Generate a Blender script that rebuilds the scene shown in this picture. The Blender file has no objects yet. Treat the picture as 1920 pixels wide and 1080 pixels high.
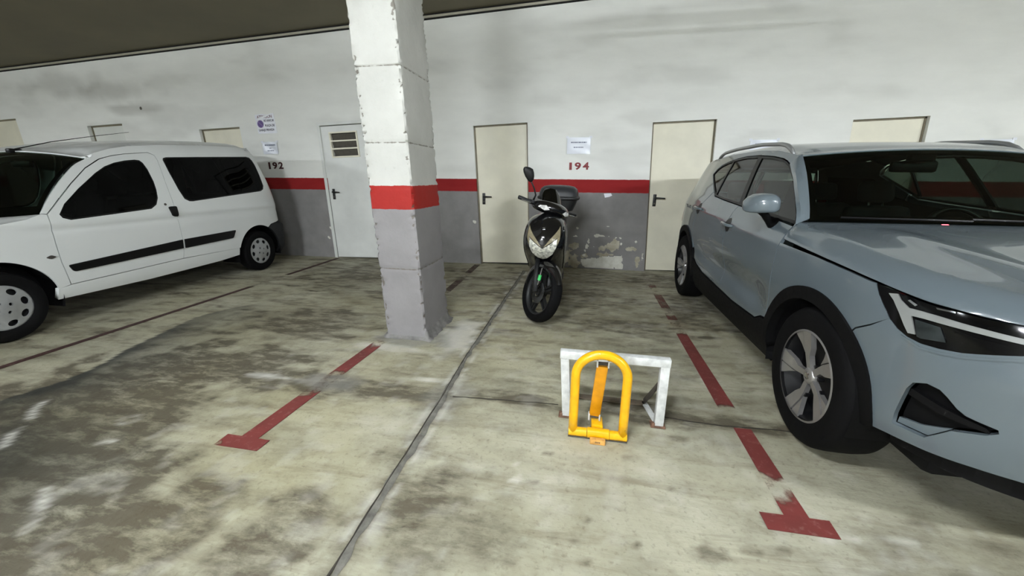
import bpy, bmesh, math
import numpy as np
from mathutils import Vector, Matrix
from mathutils.geometry import delaunay_2d_cdt

S = bpy.context.scene
COL = S.collection
PI = math.pi

# ------------------------------------------------------------------ camera
cam_d = bpy.data.cameras.new('camera')
cam_d.sensor_width = 36.0
cam_d.lens = 36.0 * 726.66 / 1920.0
cam_d.clip_start = 0.05
cam = bpy.data.objects.new('camera', cam_d)
COL.objects.link(cam)
cam.matrix_world = Matrix(((0.98310435, -0.05472961, 0.17467255, 0.0),
                           (0.18296116, 0.26475996, -0.94679849, -5.95037),
                           (0.00557161, 0.96276001, 0.27030006, 1.31871),
                           (0, 0, 0, 1)))
S.camera = cam

# ------------------------------------------------------------------ world and exposure
w = bpy.data.worlds.new('world'); S.world = w
w.use_nodes = True
w.node_tree.nodes['Background'].inputs[0].default_value = (0.02, 0.02, 0.02, 1)
w.node_tree.nodes['Background'].inputs[1].default_value = 0.1
S.view_settings.view_transform = 'Standard'
S.view_settings.look = 'None'
S.view_settings.gamma = 1.0
S.view_settings.use_curve_mapping = False
S.view_settings.exposure = 2.0
S.cycles.use_denoising = True
S.cycles.max_bounces = 8
S.cycles.transparent_max_bounces = 24

# ------------------------------------------------------------------ lights: fluorescent battens under the ceiling (their lit tubes are the only light)
# x, y, z, emission of the two tubes
LAMPS = [(-0.75, -6.0, 3.06, 130.0), (-9.5, -6.6, 2.9, 190.0), (-2.4, -10.4, 2.95, 400.0), (4.6, -7.2, 3.18, 300.0), (8.6, -7.2, 3.25, 200.0)]  # third lamp is unseen fill, added to brighten the van side and walls
S.cycles.sample_clamp_indirect = 4.0

# ------------------------------------------------------------------ materials
def lin(c):
    out = []
    for v in c[:3]:
        v = v / 255.0
        out.append(v / 12.92 if v <= 0.04045 else ((v + 0.055) / 1.055) ** 2.4)
    return (out[0], out[1], out[2], 1.0)

class NT:
    def __init__(s, m):
        s.t = m.node_tree; s.n = s.t.nodes; s.bsdf = s.n['Principled BSDF']
    def new(s, typ, **kw):
        n = s.n.new(typ)
        for k, v in kw.items():
            setattr(n, k, v)
        return n
    def link(s, a, b): s.t.links.new(a, b)
    def val(s, sock, v):
        if isinstance(v, bpy.types.NodeSocket): s.link(v, sock)
        else: sock.default_value = v
    def noise(s, scale, detail=4.0, rough=0.55, coord='Object', dist=0.0, mapscale=None):
        tc = s.new('ShaderNodeTexCoord'); nz = s.new('ShaderNodeTexNoise')
        nz.inputs['Scale'].default_value = scale; nz.inputs['Detail'].default_value = detail
        nz.inputs['Roughness'].default_value = rough; nz.inputs['Distortion'].default_value = dist
        if mapscale:
            mp = s.new('ShaderNodeMapping'); mp.inputs['Scale'].default_value = mapscale
            s.link(tc.outputs[coord], mp.inputs[0]); s.link(mp.outputs[0], nz.inputs['Vector'])
        else:
            s.link(tc.outputs[coord], nz.inputs['Vector'])
        return nz.outputs['Fac']
    def ramp(s, x, a, b):
        mr = s.new('ShaderNodeMapRange'); mr.inputs[1].default_value = a; mr.inputs[2].default_value = b
        s.link(x, mr.inputs[0]); return mr.outputs[0]
    def math(s, op, a, b=0.0, clamp=False):
        m = s.new('ShaderNodeMath', operation=op); m.use_clamp = clamp
        s.val(m.inputs[0], a); s.val(m.inputs[1], b); return m.outputs[0]
    def mix(s, f, a, b, blend='MIX'):
        m = s.new('ShaderNodeMix', data_type='RGBA', blend_type=blend)
        s.val(m.inputs[0], f); s.val(m.inputs[6], a); s.val(m.inputs[7], b); return m.outputs[2]
    def attr(s, name):
        a = s.new('ShaderNodeAttribute'); a.attribute_name = name; return a.outputs['Fac']
    def bump(s, h, strength=0.2, dist=0.01):
        b = s.new('ShaderNodeBump'); b.inputs['Strength'].default_value = strength
        b.inputs['Distance'].default_value = dist
        s.link(h, b.inputs['Height']); s.link(b.outputs[0], s.bsdf.inputs['Normal'])

def mat(name, rgb, rough=0.5, metal=0.0, coat=0.0, var=0.06, vscale=8.0, bump=0.0, spec=0.5, emit=0.0, rvar=0.1):
    m = bpy.data.materials.new(name); m.use_nodes = True
    k = NT(m); b = k.bsdf
    c = lin(rgb)
    if var > 0:
        n = k.noise(vscale)
        dark = tuple(v * (1 - 2.2 * var) for v in c[:3]) + (1,)
        lite = tuple(min(1, v * (1 + 1.2 * var)) for v in c[:3]) + (1,)
        k.link(k.mix(k.ramp(n, 0.3, 0.7), dark, lite), b.inputs['Base Color'])
        k.link(k.math('ADD', k.math('MULTIPLY', k.ramp(n, 0.3, 0.7), rvar), max(0.02, rough - rvar / 2)), b.inputs['Roughness'])
        if bump: k.bump(k.noise(vscale * 8), bump, 0.004)
    else:
        b.inputs['Base Color'].default_value = c
        b.inputs['Roughness'].default_value = rough
    b.inputs['Metallic'].default_value = metal
    b.inputs['Coat Weight'].default_value = coat
    b.inputs['Coat Roughness'].default_value = 0.04
    b.inputs['Specular IOR Level'].default_value = spec
    if emit:
        b.inputs['Emission Color'].default_value = c; b.inputs['Emission Strength'].default_value = emit
    return m

def glass_mat(name, tint, refl=0.06, rough=0.02, fres=0.8):
    """thin pane: tinted see-through layer with a fresnel reflection"""
    m = bpy.data.materials.new(name); m.use_nodes = True
    k = NT(m); out = k.n['Material Output']; k.n.remove(k.bsdf)
    tr = k.new('ShaderNodeBsdfTransparent'); tr.inputs[0].default_value = tuple(tint) + (1,)
    gl = k.new('ShaderNodeBsdfGlossy'); gl.inputs['Roughness'].default_value = rough
    lw = k.new('ShaderNodeLayerWeight'); lw.inputs[0].default_value = 0.35
    tcd = k.new('ShaderNodeTexCoord'); nz = k.new('ShaderNodeTexNoise'); nz.inputs['Scale'].default_value = 3.0
    k.link(tcd.outputs['Object'], nz.inputs['Vector'])
    f = k.math('ADD', k.math('MULTIPLY', lw.outputs['Fresnel'], fres), refl)
    f = k.math('MULTIPLY', f, k.math('ADD', k.math('MULTIPLY', nz.outputs['Fac'], 0.2), 0.9), clamp=True)
    mx = k.new('ShaderNodeMixShader')
    k.link(f, mx.inputs[0]); k.link(tr.outputs[0], mx.inputs[1]); k.link(gl.outputs[0], mx.inputs[2])
    k.link(mx.outputs[0], out.inputs['Surface'])
    return m

# ------------------------------------------------------------------ object helpers
def thing(name, label, cat, loc=(0, 0, 0), rot=(0, 0, 0), group=None):
    o = bpy.data.objects.new(name, None); COL.objects.link(o)
    o.empty_display_size = 0.1
    o.location = loc; o.rotation_euler = rot
    tag(o, label, cat, group); return o

def tag(o, label=None, cat=None, group=None, kind=None):
    if label: o['label'] = label
    if cat: o['category'] = cat
    if group: o['group'] = group
    if kind: o['kind'] = kind
    return o

def mesh_obj(name, verts, faces, m, parent=None, smooth=False, kind=None, angle=None):
    me = bpy.data.meshes.new(name)
    me.from_pydata([tuple(map(float, v)) for v in verts], [], [tuple(map(int, f)) for f in faces])
    me.validate()
    bm = bmesh.new(); bm.from_mesh(me)
    bmesh.ops.recalc_face_normals(bm, faces=bm.faces)
    bm.to_mesh(me); bm.free()
    if m is not None: me.materials.append(m)
    if smooth or angle:
        me.polygons.foreach_set('use_smooth', [True] * len(me.polygons))
        if angle: me.set_sharp_from_angle(angle=math.radians(angle))
    o = bpy.data.objects.new(name, me); COL.objects.link(o)
    if parent: o.parent = parent
    if kind: o['kind'] = kind
    return o

class MB:
    """collects shapes for one mesh object"""
    def __init__(s): s.v = []; s.f = []
    def add(s, v, f):
        b = len(s.v); s.v += [tuple(map(float, q)) for q in v]; s.f += [tuple(int(i) + b for i in q) for q in f]
        return s
    def box(s, lo, hi, bev=0.0, M=None):
        bm = bmesh.new(); bmesh.ops.create_cube(bm, size=1.0)
        lo = Vector(lo); hi = Vector(hi); d = hi - lo; c = (lo + hi) / 2
        for v in bm.verts: v.co = Vector((v.co.x * d.x, v.co.y * d.y, v.co.z * d.z)) + c
        if bev:
            bmesh.ops.bevel(bm, geom=list(bm.edges), offset=min(bev, min(d) * 0.45), segments=2, profile=0.5, affect='EDGES')
        if M is not None: bm.transform(M)
        bm.verts.index_update()
        s.add([v.co[:] for v in bm.verts], [[v.index for v in f.verts] for f in bm.faces]); bm.free(); return s
    def tube(s, pts, r, n=12, closed=False, caps=True):
        pts = [Vector(q) for q in pts]; N = len(pts)
        rs = r if hasattr(r, '__len__') else [r] * N
        rings = []; prev = None
        for i in range(N):
            if closed: t = (pts[(i + 1) % N] - pts[i - 1])
            else: t = pts[min(i + 1, N - 1)] - pts[max(i - 1, 0)]
            t.normalize()
            if prev is None:
                a = Vector((0, 0, 1)) if abs(t.z) < 0.9 else Vector((1, 0, 0))
                u = t.cross(a).normalized()
            else:
                u = (prev - t * prev.dot(t)).normalized()
            prev = u; vv = t.cross(u)
            rings.append([pts[i] + (u * math.cos(2 * PI * k / n) + vv * math.sin(2 * PI * k / n)) * rs[i] for k in range(n)])
        return s.rings(rings, closed, caps)
    def rings(s, rings, closed=False, caps=True):
        n = len(rings[0]); N = len(rings); v = [q for r_ in rings for q in r_]; f = []
        for i in range(N if closed else N - 1):
            a = i * n; b = ((i + 1) % N) * n
            for k in range(n):
                f.append((a + k, a + (k + 1) % n, b + (k + 1) % n, b + k))
        if caps and not closed:
            f.append(tuple(range(n - 1, -1, -1))); f.append(tuple(range((N - 1) * n, N * n)))
        return s.add(v, f)
    def lathe(s, prof, n=48, M=None, closed=False):
        """profile of (radius, height) turned about local Z"""
        v = []; f = []; N = len(prof)
        for r_, h in prof:
            for k in range(n):
                a = 2 * PI * k / n; v.append(Vector((r_ * math.cos(a), r_ * math.sin(a), h)))
        for i in range(N if closed else N - 1):
            j = (i + 1) % N
            for k in range(n):
                f.append((i * n + k, i * n + (k + 1) % n, j * n + (k + 1) % n, j * n + k))
        if M is not None: v = [M @ q for q in v]
        return s.add(v, f)
    def prism(s, poly, h0, h1, M=None, holes=()):
        """polygon in local XY extruded from h0 to h1 (holes allowed)"""
        V, T = cdt([poly] + list(holes), None)
        n = len(V); v = [Vector((a, b, h0)) for a, b in V] + [Vector((a, b, h1)) for a, b in V]
        f = [(t[0], t[2], t[1]) for t in T] + [tuple(i + n for i in t) for t in T]
        for a, b in boundary(T): f.append((a, b, b + n, a + n))
        if M is not None: v = [M @ q for q in v]
        return s.add(v, f)
    def build(s, name, m, parent=None, smooth=False, kind=None, angle=None):
        return mesh_obj(name, s.v, s.f, m, parent, smooth, kind, angle)

# ------------------------------------------------------------------ numeric helpers
def spl(x, xs, ys):
    """monotone cubic interpolation, numpy-vectorised, clamped"""
    xs = np.asarray(xs, float); ys = np.asarray(ys, float); x = np.clip(np.asarray(x, float), xs[0], xs[-1])
    h = np.diff(xs); d = np.diff(ys) / h
    m = np.zeros_like(ys); m[0] = d[0]; m[-1] = d[-1]
    for i in range(1, len(xs) - 1):
        if d[i - 1] * d[i] > 0:
            w1 = 2 * h[i] + h[i - 1]; w2 = h[i] + 2 * h[i - 1]
            m[i] = (w1 + w2) / (w1 / d[i - 1] + w2 / d[i])
    i = np.clip(np.searchsorted(xs, x, side='right') - 1, 0, len(xs) - 2)
    t = (x - xs[i]) / h[i]
    return ((2 * t**3 - 3 * t**2 + 1) * ys[i] + (t**3 - 2 * t**2 + t) * h[i] * m[i]
            + (-2 * t**3 + 3 * t**2) * ys[i + 1] + (t**3 - t**2) * h[i] * m[i + 1])

def crom(x, xs, ys):
    """Catmull-Rom (C1) interpolation for plan curves"""
    xs = np.asarray(xs, float); ys = np.asarray(ys, float); x = np.clip(np.asarray(x, float), xs[0], xs[-1])
    m = np.gradient(ys, xs)
    h = np.diff(xs); i = np.clip(np.searchsorted(xs, x, side='right') - 1, 0, len(xs) - 2)
    t = (x - xs[i]) / h[i]
    return ((2 * t**3 - 3 * t**2 + 1) * ys[i] + (t**3 - 2 * t**2 + t) * h[i] * m[i]
            + (-2 * t**3 + 3 * t**2) * ys[i + 1] + (t**3 - t**2) * h[i] * m[i + 1])

def sstep(x, a, b):
    t = np.clip((np.asarray(x, float) - a) / (b - a), 0, 1); return t * t * (3 - 2 * t)

def resample(poly, step):
    out = []; n = len(poly)
    for i in range(n):
        a = np.array(poly[i], float); b = np.array(poly[(i + 1) % n], float)
        k = max(1, int(round(np.linalg.norm(b - a) / step)))
        for j in range(k): out.append(a + (b - a) * j / k)
    return np.array(out)

def rounded(poly, r, n=5):
    """round each corner of a closed polygon; r a number or one per corner"""
    out = []; N = len(poly); rs = r if hasattr(r, '__len__') else [r] * N
    for i in range(N):
        p0 = np.array(poly[i - 1], float); p1 = np.array(poly[i], float); p2 = np.array(poly[(i + 1) % N], float)
        a = p0 - p1; b = p2 - p1; la = np.linalg.norm(a); lb = np.linalg.norm(b)
        d = min(rs[i], la * 0.48, lb * 0.48)
        if d <= 1e-6: out.append(tuple(p1)); continue
        A = p1 + a / la * d; B = p1 + b / lb * d
        for k in range(n + 1):
            t = k / n; out.append(tuple((1 - t)**2 * A + 2 * t * (1 - t) * p1 + t * t * B))
    return out

def circle(cx, cy, r, n=40, a0=0.0, a1=2 * PI, end=False):
    m = n + 1 if end else n
    return [(cx + r * math.cos(a0 + (a1 - a0) * k / n), cy + r * math.sin(a0 + (a1 - a0) * k / n)) for k in range(m)]

def inside(P, polys):
    P = np.asarray(P, float); r = np.zeros(len(P), bool)
    for poly in polys:
        q = np.asarray(poly, float); a = q; b = np.roll(q, -1, 0)
        for (x0, y0), (x1, y1) in zip(a, b):
            if y0 == y1: continue
            c = ((y0 > P[:, 1]) != (y1 > P[:, 1])) & (P[:, 0] < (x1 - x0) * (P[:, 1] - y0) / (y1 - y0) + x0)
            r ^= c
    return r

def cdt(polys, step, extra=None):
    """triangulate a polygon with holes; step=None keeps only the outline points"""
    polys = [np.array(q, float) if step is None else resample(q, step) for q in polys]
    pts = []; edges = []
    for q in polys:
        b = len(pts); pts += [tuple(v) for v in q]; edges += [(b + i, b + (i + 1) % len(q)) for i in range(len(q))]
    if step is not None:
        A = np.concatenate(polys); lo = A.min(0); hi = A.max(0)
        gx = np.arange(lo[0] + step * 0.5, hi[0], step); gy = np.arange(lo[1] + step * 0.5, hi[1], step)
        if len(gx) and len(gy):
            G = np.stack(np.meshgrid(gx, gy), -1).reshape(-1, 2)
            G = G[inside(G, polys)]
            if len(G):
                keep = np.ones(len(G), bool)
                for i in range(0, len(G), 2000):
                    d = ((G[i:i + 2000, None, :] - A[None]) ** 2).sum(-1).min(1)
                    keep[i:i + 2000] = d > (0.45 * step) ** 2
                pts += [tuple(v) for v in G[keep]]
    if extra is not None and len(extra): pts += [tuple(v) for v in extra]
    V, E, T, *_ = delaunay_2d_cdt([Vector(q) for q in pts], edges, [], 0, 1e-7)
    V = np.array([v[:] for v in V]); T = np.array([t for t in T if len(t) == 3])
    c = V[T].mean(1); T = T[inside(c, polys)]
    a = V[T]; ar = (a[:, 1, 0] - a[:, 0, 0]) * (a[:, 2, 1] - a[:, 0, 1]) - (a[:, 2, 0] - a[:, 0, 0]) * (a[:, 1, 1] - a[:, 0, 1])
    T = T[np.abs(ar) > 1e-10]; ar = ar[np.abs(ar) > 1e-10]
    T[ar < 0] = T[ar < 0][:, ::-1]
    used = np.unique(T); mp = -np.ones(len(V), int); mp[used] = np.arange(len(used))
    return V[used], mp[T]

def boundary(T):
    c = {}
    for t in T:
        for i in range(3):
            e = (int(t[i]), int(t[(i + 1) % 3])); c[e] = c.get(e, 0) + 1
    return [e for e in c if (e[1], e[0]) not in c]

def patch(name, surf, polys, step, m, parent=None, lip=0.02, off=0.0, flip=False, attrs=None, kind=None, back=False, extra=None):
    """a panel: outline (with holes) in the surface's own u,v, lifted onto surf(u,v)->(x,y,z),
    analytic normals, a lip turned inwards all round"""
    if not isinstance(polys[0][0], (tuple, list, np.ndarray)): polys = [polys]
    UV, T = cdt(polys, step, extra)
    u, v = UV[:, 0], UV[:, 1]; e = 2e-3
    P = np.stack(surf(u, v), -1)
    du = np.stack(surf(u + e, v), -1) - np.stack(surf(u - e, v), -1)
    dv = np.stack(surf(u, v + e), -1) - np.stack(surf(u, v - e), -1)
    N = np.cross(du, dv); N /= np.linalg.norm(N, axis=1, keepdims=True) + 1e-12
    if flip: N = -N; T = T[:, ::-1]
    P = P + N * off
    bd = boundary(T); verts = list(P); norms = list(N); faces = [tuple(t) for t in T]
    if lip:
        ids = sorted({i for e_ in bd for i in e_}); tn = {i: np.zeros(3) for i in ids}
        for a, b in bd:
            q = np.cross(P[b] - P[a], N[a]); q /= np.linalg.norm(q) + 1e-12; tn[a] += q; tn[b] += q
        top = {}; bot = {}
        for i in ids:
            q = tn[i] / (np.linalg.norm(tn[i]) + 1e-12)
            top[i] = len(verts); verts.append(P[i]); norms.append(q)
            bot[i] = len(verts); verts.append(P[i] - N[i] * lip); norms.append(q)
        for a, b in bd: faces.append((b, a, bot[a])); faces.append((b, bot[a], bot[b]))
        faces = faces[:len(T)] + [(top.get(x, x) if x < len(P) else x, top.get(y, y) if y < len(P) else y, z) for x, y, z in faces[len(T):]]
        if back:
            b0 = len(verts); verts += list(P - N * lip); norms += list(-N); faces += [(t[0] + b0, t[2] + b0, t[1] + b0) for t in T]
    me = bpy.data.meshes.new(name)
    me.from_pydata([tuple(map(float, q)) for q in verts], [], [tuple(map(int, f)) for f in faces])
    me.polygons.foreach_set('use_smooth', [True] * len(me.polygons))
    me.normals_split_custom_set_from_vertices([tuple(map(float, q)) for q in norms])
    if attrs:
        for an, fn in attrs.items():
            at = me.attributes.new(an, 'FLOAT', 'POINT'); V = np.array(verts)
            at.data.foreach_set('value', np.asarray(fn(V), np.float32))
    me.materials.append(m)
    o = bpy.data.objects.new(name, me); COL.objects.link(o)
    if parent: o.parent = parent
    if kind: o['kind'] = kind
    return o

def vnoise(x, y, seed=0):
    def h(i, j):
        q = (i * 374761393 + j * 668265263 + seed * 982451653) & 0xffffffff
        q = ((q ^ (q >> 13)) * 1274126177) & 0xffffffff
        return ((q ^ (q >> 16)) & 0xffff) / 65535.0
    xi = np.floor(x).astype(np.int64); yi = np.floor(y).astype(np.int64); fx = x - xi; fy = y - yi
    fx = fx * fx * (3 - 2 * fx); fy = fy * fy * (3 - 2 * fy)
    return (h(xi, yi) * (1 - fx) + h(xi + 1, yi) * fx) * (1 - fy) + (h(xi, yi + 1) * (1 - fx) + h(xi + 1, yi + 1) * fx) * fy

def fbm(x, y, sc, octv=4, seed=0):
    r = 0; a = 0.5; t = 0
    for o in range(octv):
        r = r + a * vnoise(x * sc + 13.7 * o, y * sc - 7.3 * o, seed + o); t += a; a *= 0.5; sc *= 2.03
    return r / t

def segdist(x, y, pts):
    d = np.full(np.shape(x), 1e9)
    for (x0, y0), (x1, y1) in zip(pts[:-1], pts[1:]):
        L = (x1 - x0)**2 + (y1 - y0)**2 + 1e-12
        t = np.clip(((x - x0) * (x1 - x0) + (y - y0) * (y1 - y0)) / L, 0, 1)
        d = np.minimum(d, np.hypot(x - x0 - t * (x1 - x0), y - y0 - t * (y1 - y0)))
    return d

def text_mesh(name, body, size, m, parent=None, loc=(0, 0, 0), rot=(PI / 2, 0, 0), ext=0.001, off=0.0, align='LEFT', sx=1.0, space=1.0):
    cu = bpy.data.curves.new(name, 'FONT'); cu.body = body; cu.size = size; cu.extrude = ext; cu.offset = off
    cu.align_x = align; cu.space_character = space; cu.resolution_u = 4
    t = bpy.data.objects.new('tmp', cu); COL.objects.link(t)
    dg = bpy.context.evaluated_depsgraph_get(); dg.update()
    me = bpy.data.meshes.new_from_object(t.evaluated_get(dg)); me.name = name
    bpy.data.objects.remove(t)
    me.materials.clear(); me.materials.append(m)
    o = bpy.data.objects.new(name, me); COL.objects.link(o)
    if parent: o.parent = parent
    o.location = loc; o.rotation_euler = rot; o.scale = (sx, 1, 1)
    return o

# ================================================================== THE ROOM
LEAN = -0.0388                     # the floor falls to the right, so upright things lean in its frame
def lean(x, z): return x + math.tan(LEAN) * z

# ---- floor
def fgrid(a, b, fine0, fine1, st, coarse):
    return np.unique(np.round(np.concatenate([np.arange(a, fine0, coarse), np.arange(fine0, fine1, st), np.arange(fine1, b + coarse, coarse)]), 4))
gx = fgrid(-15.0, 10.0, -5.2, 3.0, 0.026, 0.5); gy = fgrid(-13.0, 0.1, -5.6, 0.1, 0.026, 0.5)
X, Y = np.meshgrid(gx, gy); nx, ny = len(gx), len(gy)
x = X.ravel(); y = Y.ravel()
JOINT = [(-0.845, -0.35), (-0.84, -1.9), (-0.832, -3.3), (-0.808, -3.93), (-0.797, -4.5), (-0.786, -5.05), (-0.78, -6.0), (-0.76, -9.0)]
CROSS = [(-4.0, -3.93), (-1.69, -3.89), (-1.27, -3.93), (-0.755, -3.885), (-0.41, -3.865), (0.1, -3.86), (0.67, -3.878), (1.06, -3.875), (3.5, -3.9)]
SLAB = [(-3.62, -5.4), (-3.45, -4.44), (-3.375, -4.2), (-3.42, -3.95), (-3.515, -3.75), (-3.57, -3.54), (-3.70, -3.0), (-3.62, -2.75), (-3.3, -2.2)]
wob = (fbm(x, y, 3.0, 3, 5) - 0.5)
# dark damp patch on the near side of the old slab edge
sx_ = np.interp(y, [q[1] for q in SLAB], [q[0] for q in SLAB])
dd = x - sx_
z_in = sstep(y, -5.0, -4.2) * (1 - sstep(y, -3.15, -2.3))
wet_shade = np.where(dd > 0, np.exp(-np.clip(dd + wob * 0.25, 0, 9) / 0.30), 0.0) * z_in * 1.15
grime_shade = 1.0 * sstep(-x, 1.5, 3.0) * sstep(-y, 4.25, 4.9) * (1 - sstep(-x, 4.0, 5.0)) * (1 - sstep(-y, 6.0, 7.0)) * (0.35 + 0.9 * fbm(x, y, 1.8, 4, 29))  # lower left darkened: its light falloff painted in along with grime
wet_shade = np.clip(grime_shade + wet_shade * (0.55 + 0.9 * fbm(x, y, 2.2, 3, 9)), 0, 1)
def blob(cx, cy, rx, ry, s=1.0, seed=1, edge=0.55):
    d = np.hypot((x - cx) / rx, (y - cy) / ry) + (fbm(x, y, 5.0, 4, seed) - 0.5) * 1.6
    return s * (1 - sstep(d, edge, 1.15))
# brown oily dirt: the lower left, the band along the cross joint, the streaks behind the cap; also darker under the scooter
stre = fbm(x * 0.5 + 0.15 * np.sin(y * 3), y * 2.0 + 0.2 * np.sin(x * 2), 4.6, 6, 23); stre2 = fbm(x * 0.6 + y * 0.4, y * 1.7 - x * 0.3, 9.0, 5, 24)
def sp(cx, cy, r, s=0.8, k_=1.8): return blob(cx, cy, r * k_, r, s, int(abs(cx * 37 + cy * 91)) % 97, 0.5)
dirt = (blob(-2.75, -4.62, 0.62, 0.62, 0.95, 3) + blob(-3.25, -4.7, 0.8, 0.7, 1.0, 31) + blob(-2.25, -5.02, 0.50, 0.34, 0.85, 4) + blob(-1.9, -5.3, 0.9, 0.26, 0.8, 5)
        + blob(-2.60, -3.75, 0.75, 0.30, 0.95, 6) + blob(-2.30, -3.92, 0.62, 0.15, 0.95, 61) + blob(-1.75, -3.93, 0.62, 0.13, 0.85, 7) + blob(-1.15, -3.92, 0.5, 0.13, 0.7, 71)
        + blob(-2.5, -2.9, 0.75, 0.40, 0.65, 8) + blob(-1.08, -4.95, 0.16, 0.30, 0.75, 10) + blob(-0.5, -4.80, 0.26, 0.30, 0.55, 11) + blob(-0.66, -4.72, 0.13, 0.2, 0.4, 111)
        + blob(1.15, -1.9, 0.28, 0.55, 0.75, 12) + blob(0.45, -3.85, 0.75, 0.09, 0.75, 13) + blob(0.95, -3.87, 0.4, 0.07, 0.7, 131) + blob(-0.2, -1.5, 0.8, 0.5, 0.6, 14)
        + blob(-2.6, -1.4, 1.2, 0.7, 0.35, 15) + blob(-3.0, -0.8, 1.5, 0.5, 0.45, 16) + blob(0.3, -0.6, 1.6, 0.5, 0.5, 17)
        + blob(-2.05, -4.98, 0.62, 0.36, 0.95, 41) + blob(-1.70, -5.12, 0.42, 0.2, 0.85, 42)
        + blob(1.35, -4.7, 0.5, 0.25, 0.35, 19) + blob(-0.35, -3.83, 0.35, 0.07, 0.75, 20) + blob(0.2, -2.3, 0.7, 0.3, 0.4, 201)
        + sp(-0.16, -4.50, 0.016) + sp(-0.12, -4.3, 0.012) + sp(0.44, -4.43, 0.026, 0.9) + sp(0.27, -4.26, 0.02, 0.55) + sp(0.55, -4.05, 0.03, 0.5) + sp(0.08, -4.67, 0.014)
        + sp(0.26, -4.75, 0.012) + sp(0.07, -4.85, 0.015) + sp(0.17, -4.86, 0.016) + sp(0.54, -4.725, 0.035, 0.85) + sp(0.80, -4.66, 0.022, 0.7) + sp(0.68, -4.69, 0.02, 0.5) + sp(-0.05, -4.77, 0.028, 0.5) + sp(0.03, -4.76, 0.022, 0.5)
        + sp(-1.26, -5.0, 0.014, 0.9) + sp(-1.86, -5.12, 0.06, 0.8) + sp(-1.72, -5.14, 0.03, 0.8, 3.5) + sp(-2.01, -4.67, 0.02, 0.4) + sp(-2.32, -4.62, 0.03, 0.5) + sp(-2.4, -4.8, 0.03, 0.5) + sp(-2.26, -4.31, 0.012, 0.7) + sp(-0.89, -4.86, 0.02, 0.4)
        + sp(-0.20, -4.9, 0.02, 0.5) + sp(0.35, -4.9, 0.03, 0.4) + sp(-1.45, -4.75, 0.02, 0.4) + sp(-1.3, -4.55, 0.018, 0.35) + sp(-0.95, -4.45, 0.012, 0.5))
# long smeared streaks that run with the bays' width, thickest towards the back and the left
zone = np.clip(0.35 + 0.65 * sstep(y, -4.3, -2.6) + 0.5 * sstep(-x, 1.2, 2.6), 0, 1)
dirt = dirt + 0.50 * zone * sstep(stre, 0.52, 0.68) + 0.42 * zone * sstep(stre2, 0.54, 0.70)
dj = segdist(x, y, JOINT); dc = segdist(x, y, CROSS)
dirt = dirt + 0.75 * np.exp(-np.clip(dj - 0.02 + wob * 0.14, 0, 9) / 0.06) * (0.3 + fbm(x, y, 3.5, 3, 21))
dirt = dirt + 0.5 * np.exp(-np.clip(dc - 0.01 + wob * 0.2, 0, 9) / 0.09) * (fbm(x, y, 2.5, 3, 22))
dirt = np.clip(dirt, 0, 1)
# pale plaster smears and chalky scratches
lite = fbm(x, y, 11.0, 4, 38)
pale = (1.0 * np.exp(-(segdist(x, y, [(-3.18, -4.42), (-3.12, -4.5), (-3.03, -4.56), (-2.97, -4.66), (-2.83, -4.78)]) / 0.016) ** 2) * sstep(lite, 0.30, 0.55)
        + 0.75 * np.exp(-(segdist(x, y, [(-2.26, -4.95), (-2.19, -5.0), (-2.12, -5.04), (-2.06, -5.12)]) / 0.018) ** 2) * sstep(lite, 0.3, 0.55)
        + 0.8 * np.exp(-(segdist(x, y, [(-2.40, -4.655), (-2.34, -4.635)]) / 0.014) ** 2) + 0.55 * np.exp(-((np.hypot((x + 2.47) * 0.8, y + 4.47) - 0.035) / 0.009) ** 2)
        + 0.9 * np.exp(-(segdist(x, y, [(-0.262, -4.39), (-0.245, -4.43), (-0.243, -4.47), (-0.235, -4.50)]) / 0.006) ** 2) + 0.5 * np.exp(-(segdist(x, y, [(-0.345, -4.385), (-0.30, -4.395)]) / 0.005) ** 2)
        + 0.9 * np.exp(-(segdist(x, y, [(-0.262, -4.507), (-0.215, -4.50)]) / 0.009) ** 2)
        + 0.55 * np.exp(-(segdist(x, y, [(0.92, -4.60), (1.12, -4.55), (1.3, -4.53)]) / 0.008) ** 2)
        + blob(-0.98, -2.95, 0.16, 0.40, 0.75, 35) + blob(-1.5, -3.28, 0.35, 0.06, 0.5, 36) + blob(-1.0, -3.72, 0.14, 0.04, 0.8, 37) + blob(-2.05, -3.88, 0.2, 0.03, 0.7, 371)
        + 0.5 * np.exp(-((dj - 0.045) / 0.018) ** 2) * sstep(lite, 0.45, 0.6) + 0.22 * sstep(lite, 0.58, 0.72) * (x > -2.2))
pale = np.clip(pale, 0, 1)
grey = blob(-1.42, -3.1, 0.38, 0.20, 0.9, 40, 0.6) + blob(-1.65, -3.9, 0.22, 0.16, 0.8, 41) + blob(-1.1, -2.85, 0.2, 0.4, 0.6, 42) + blob(-0.8, -3.9, 0.22, 0.25, 0.5, 43)
grey = np.clip(grey, 0, 1)
warm = np.clip(fbm(x, y, 1.3, 3, 50) * 1.3 - 0.25 + 0.4 * blob(-1.9, -4.3, 0.9, 0.5, 1.0, 51), 0, 1)
fz = (fbm(x, y, 6.0, 3, 60) - 0.5) * 0.003
idx = np.arange(nx * ny).reshape(ny, nx)
F = np.stack([idx[:-1, :-1], idx[:-1, 1:], idx[1:, 1:], idx[1:, :-1]], -1).reshape(-1, 4)
me = bpy.data.meshes.new('floor')
me.from_pydata(np.stack([x, y, fz - 0.002], -1).tolist(), [], F.tolist())
me.polygons.foreach_set('use_smooth', [True] * len(me.polygons))
for an, av in dict(wet_shade=wet_shade, dirt=dirt, pale=pale, grey=grey, warm=warm).items():
    me.attributes.new(an, 'FLOAT', 'POINT').data.foreach_set('value', av.astype(np.float32))
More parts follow.
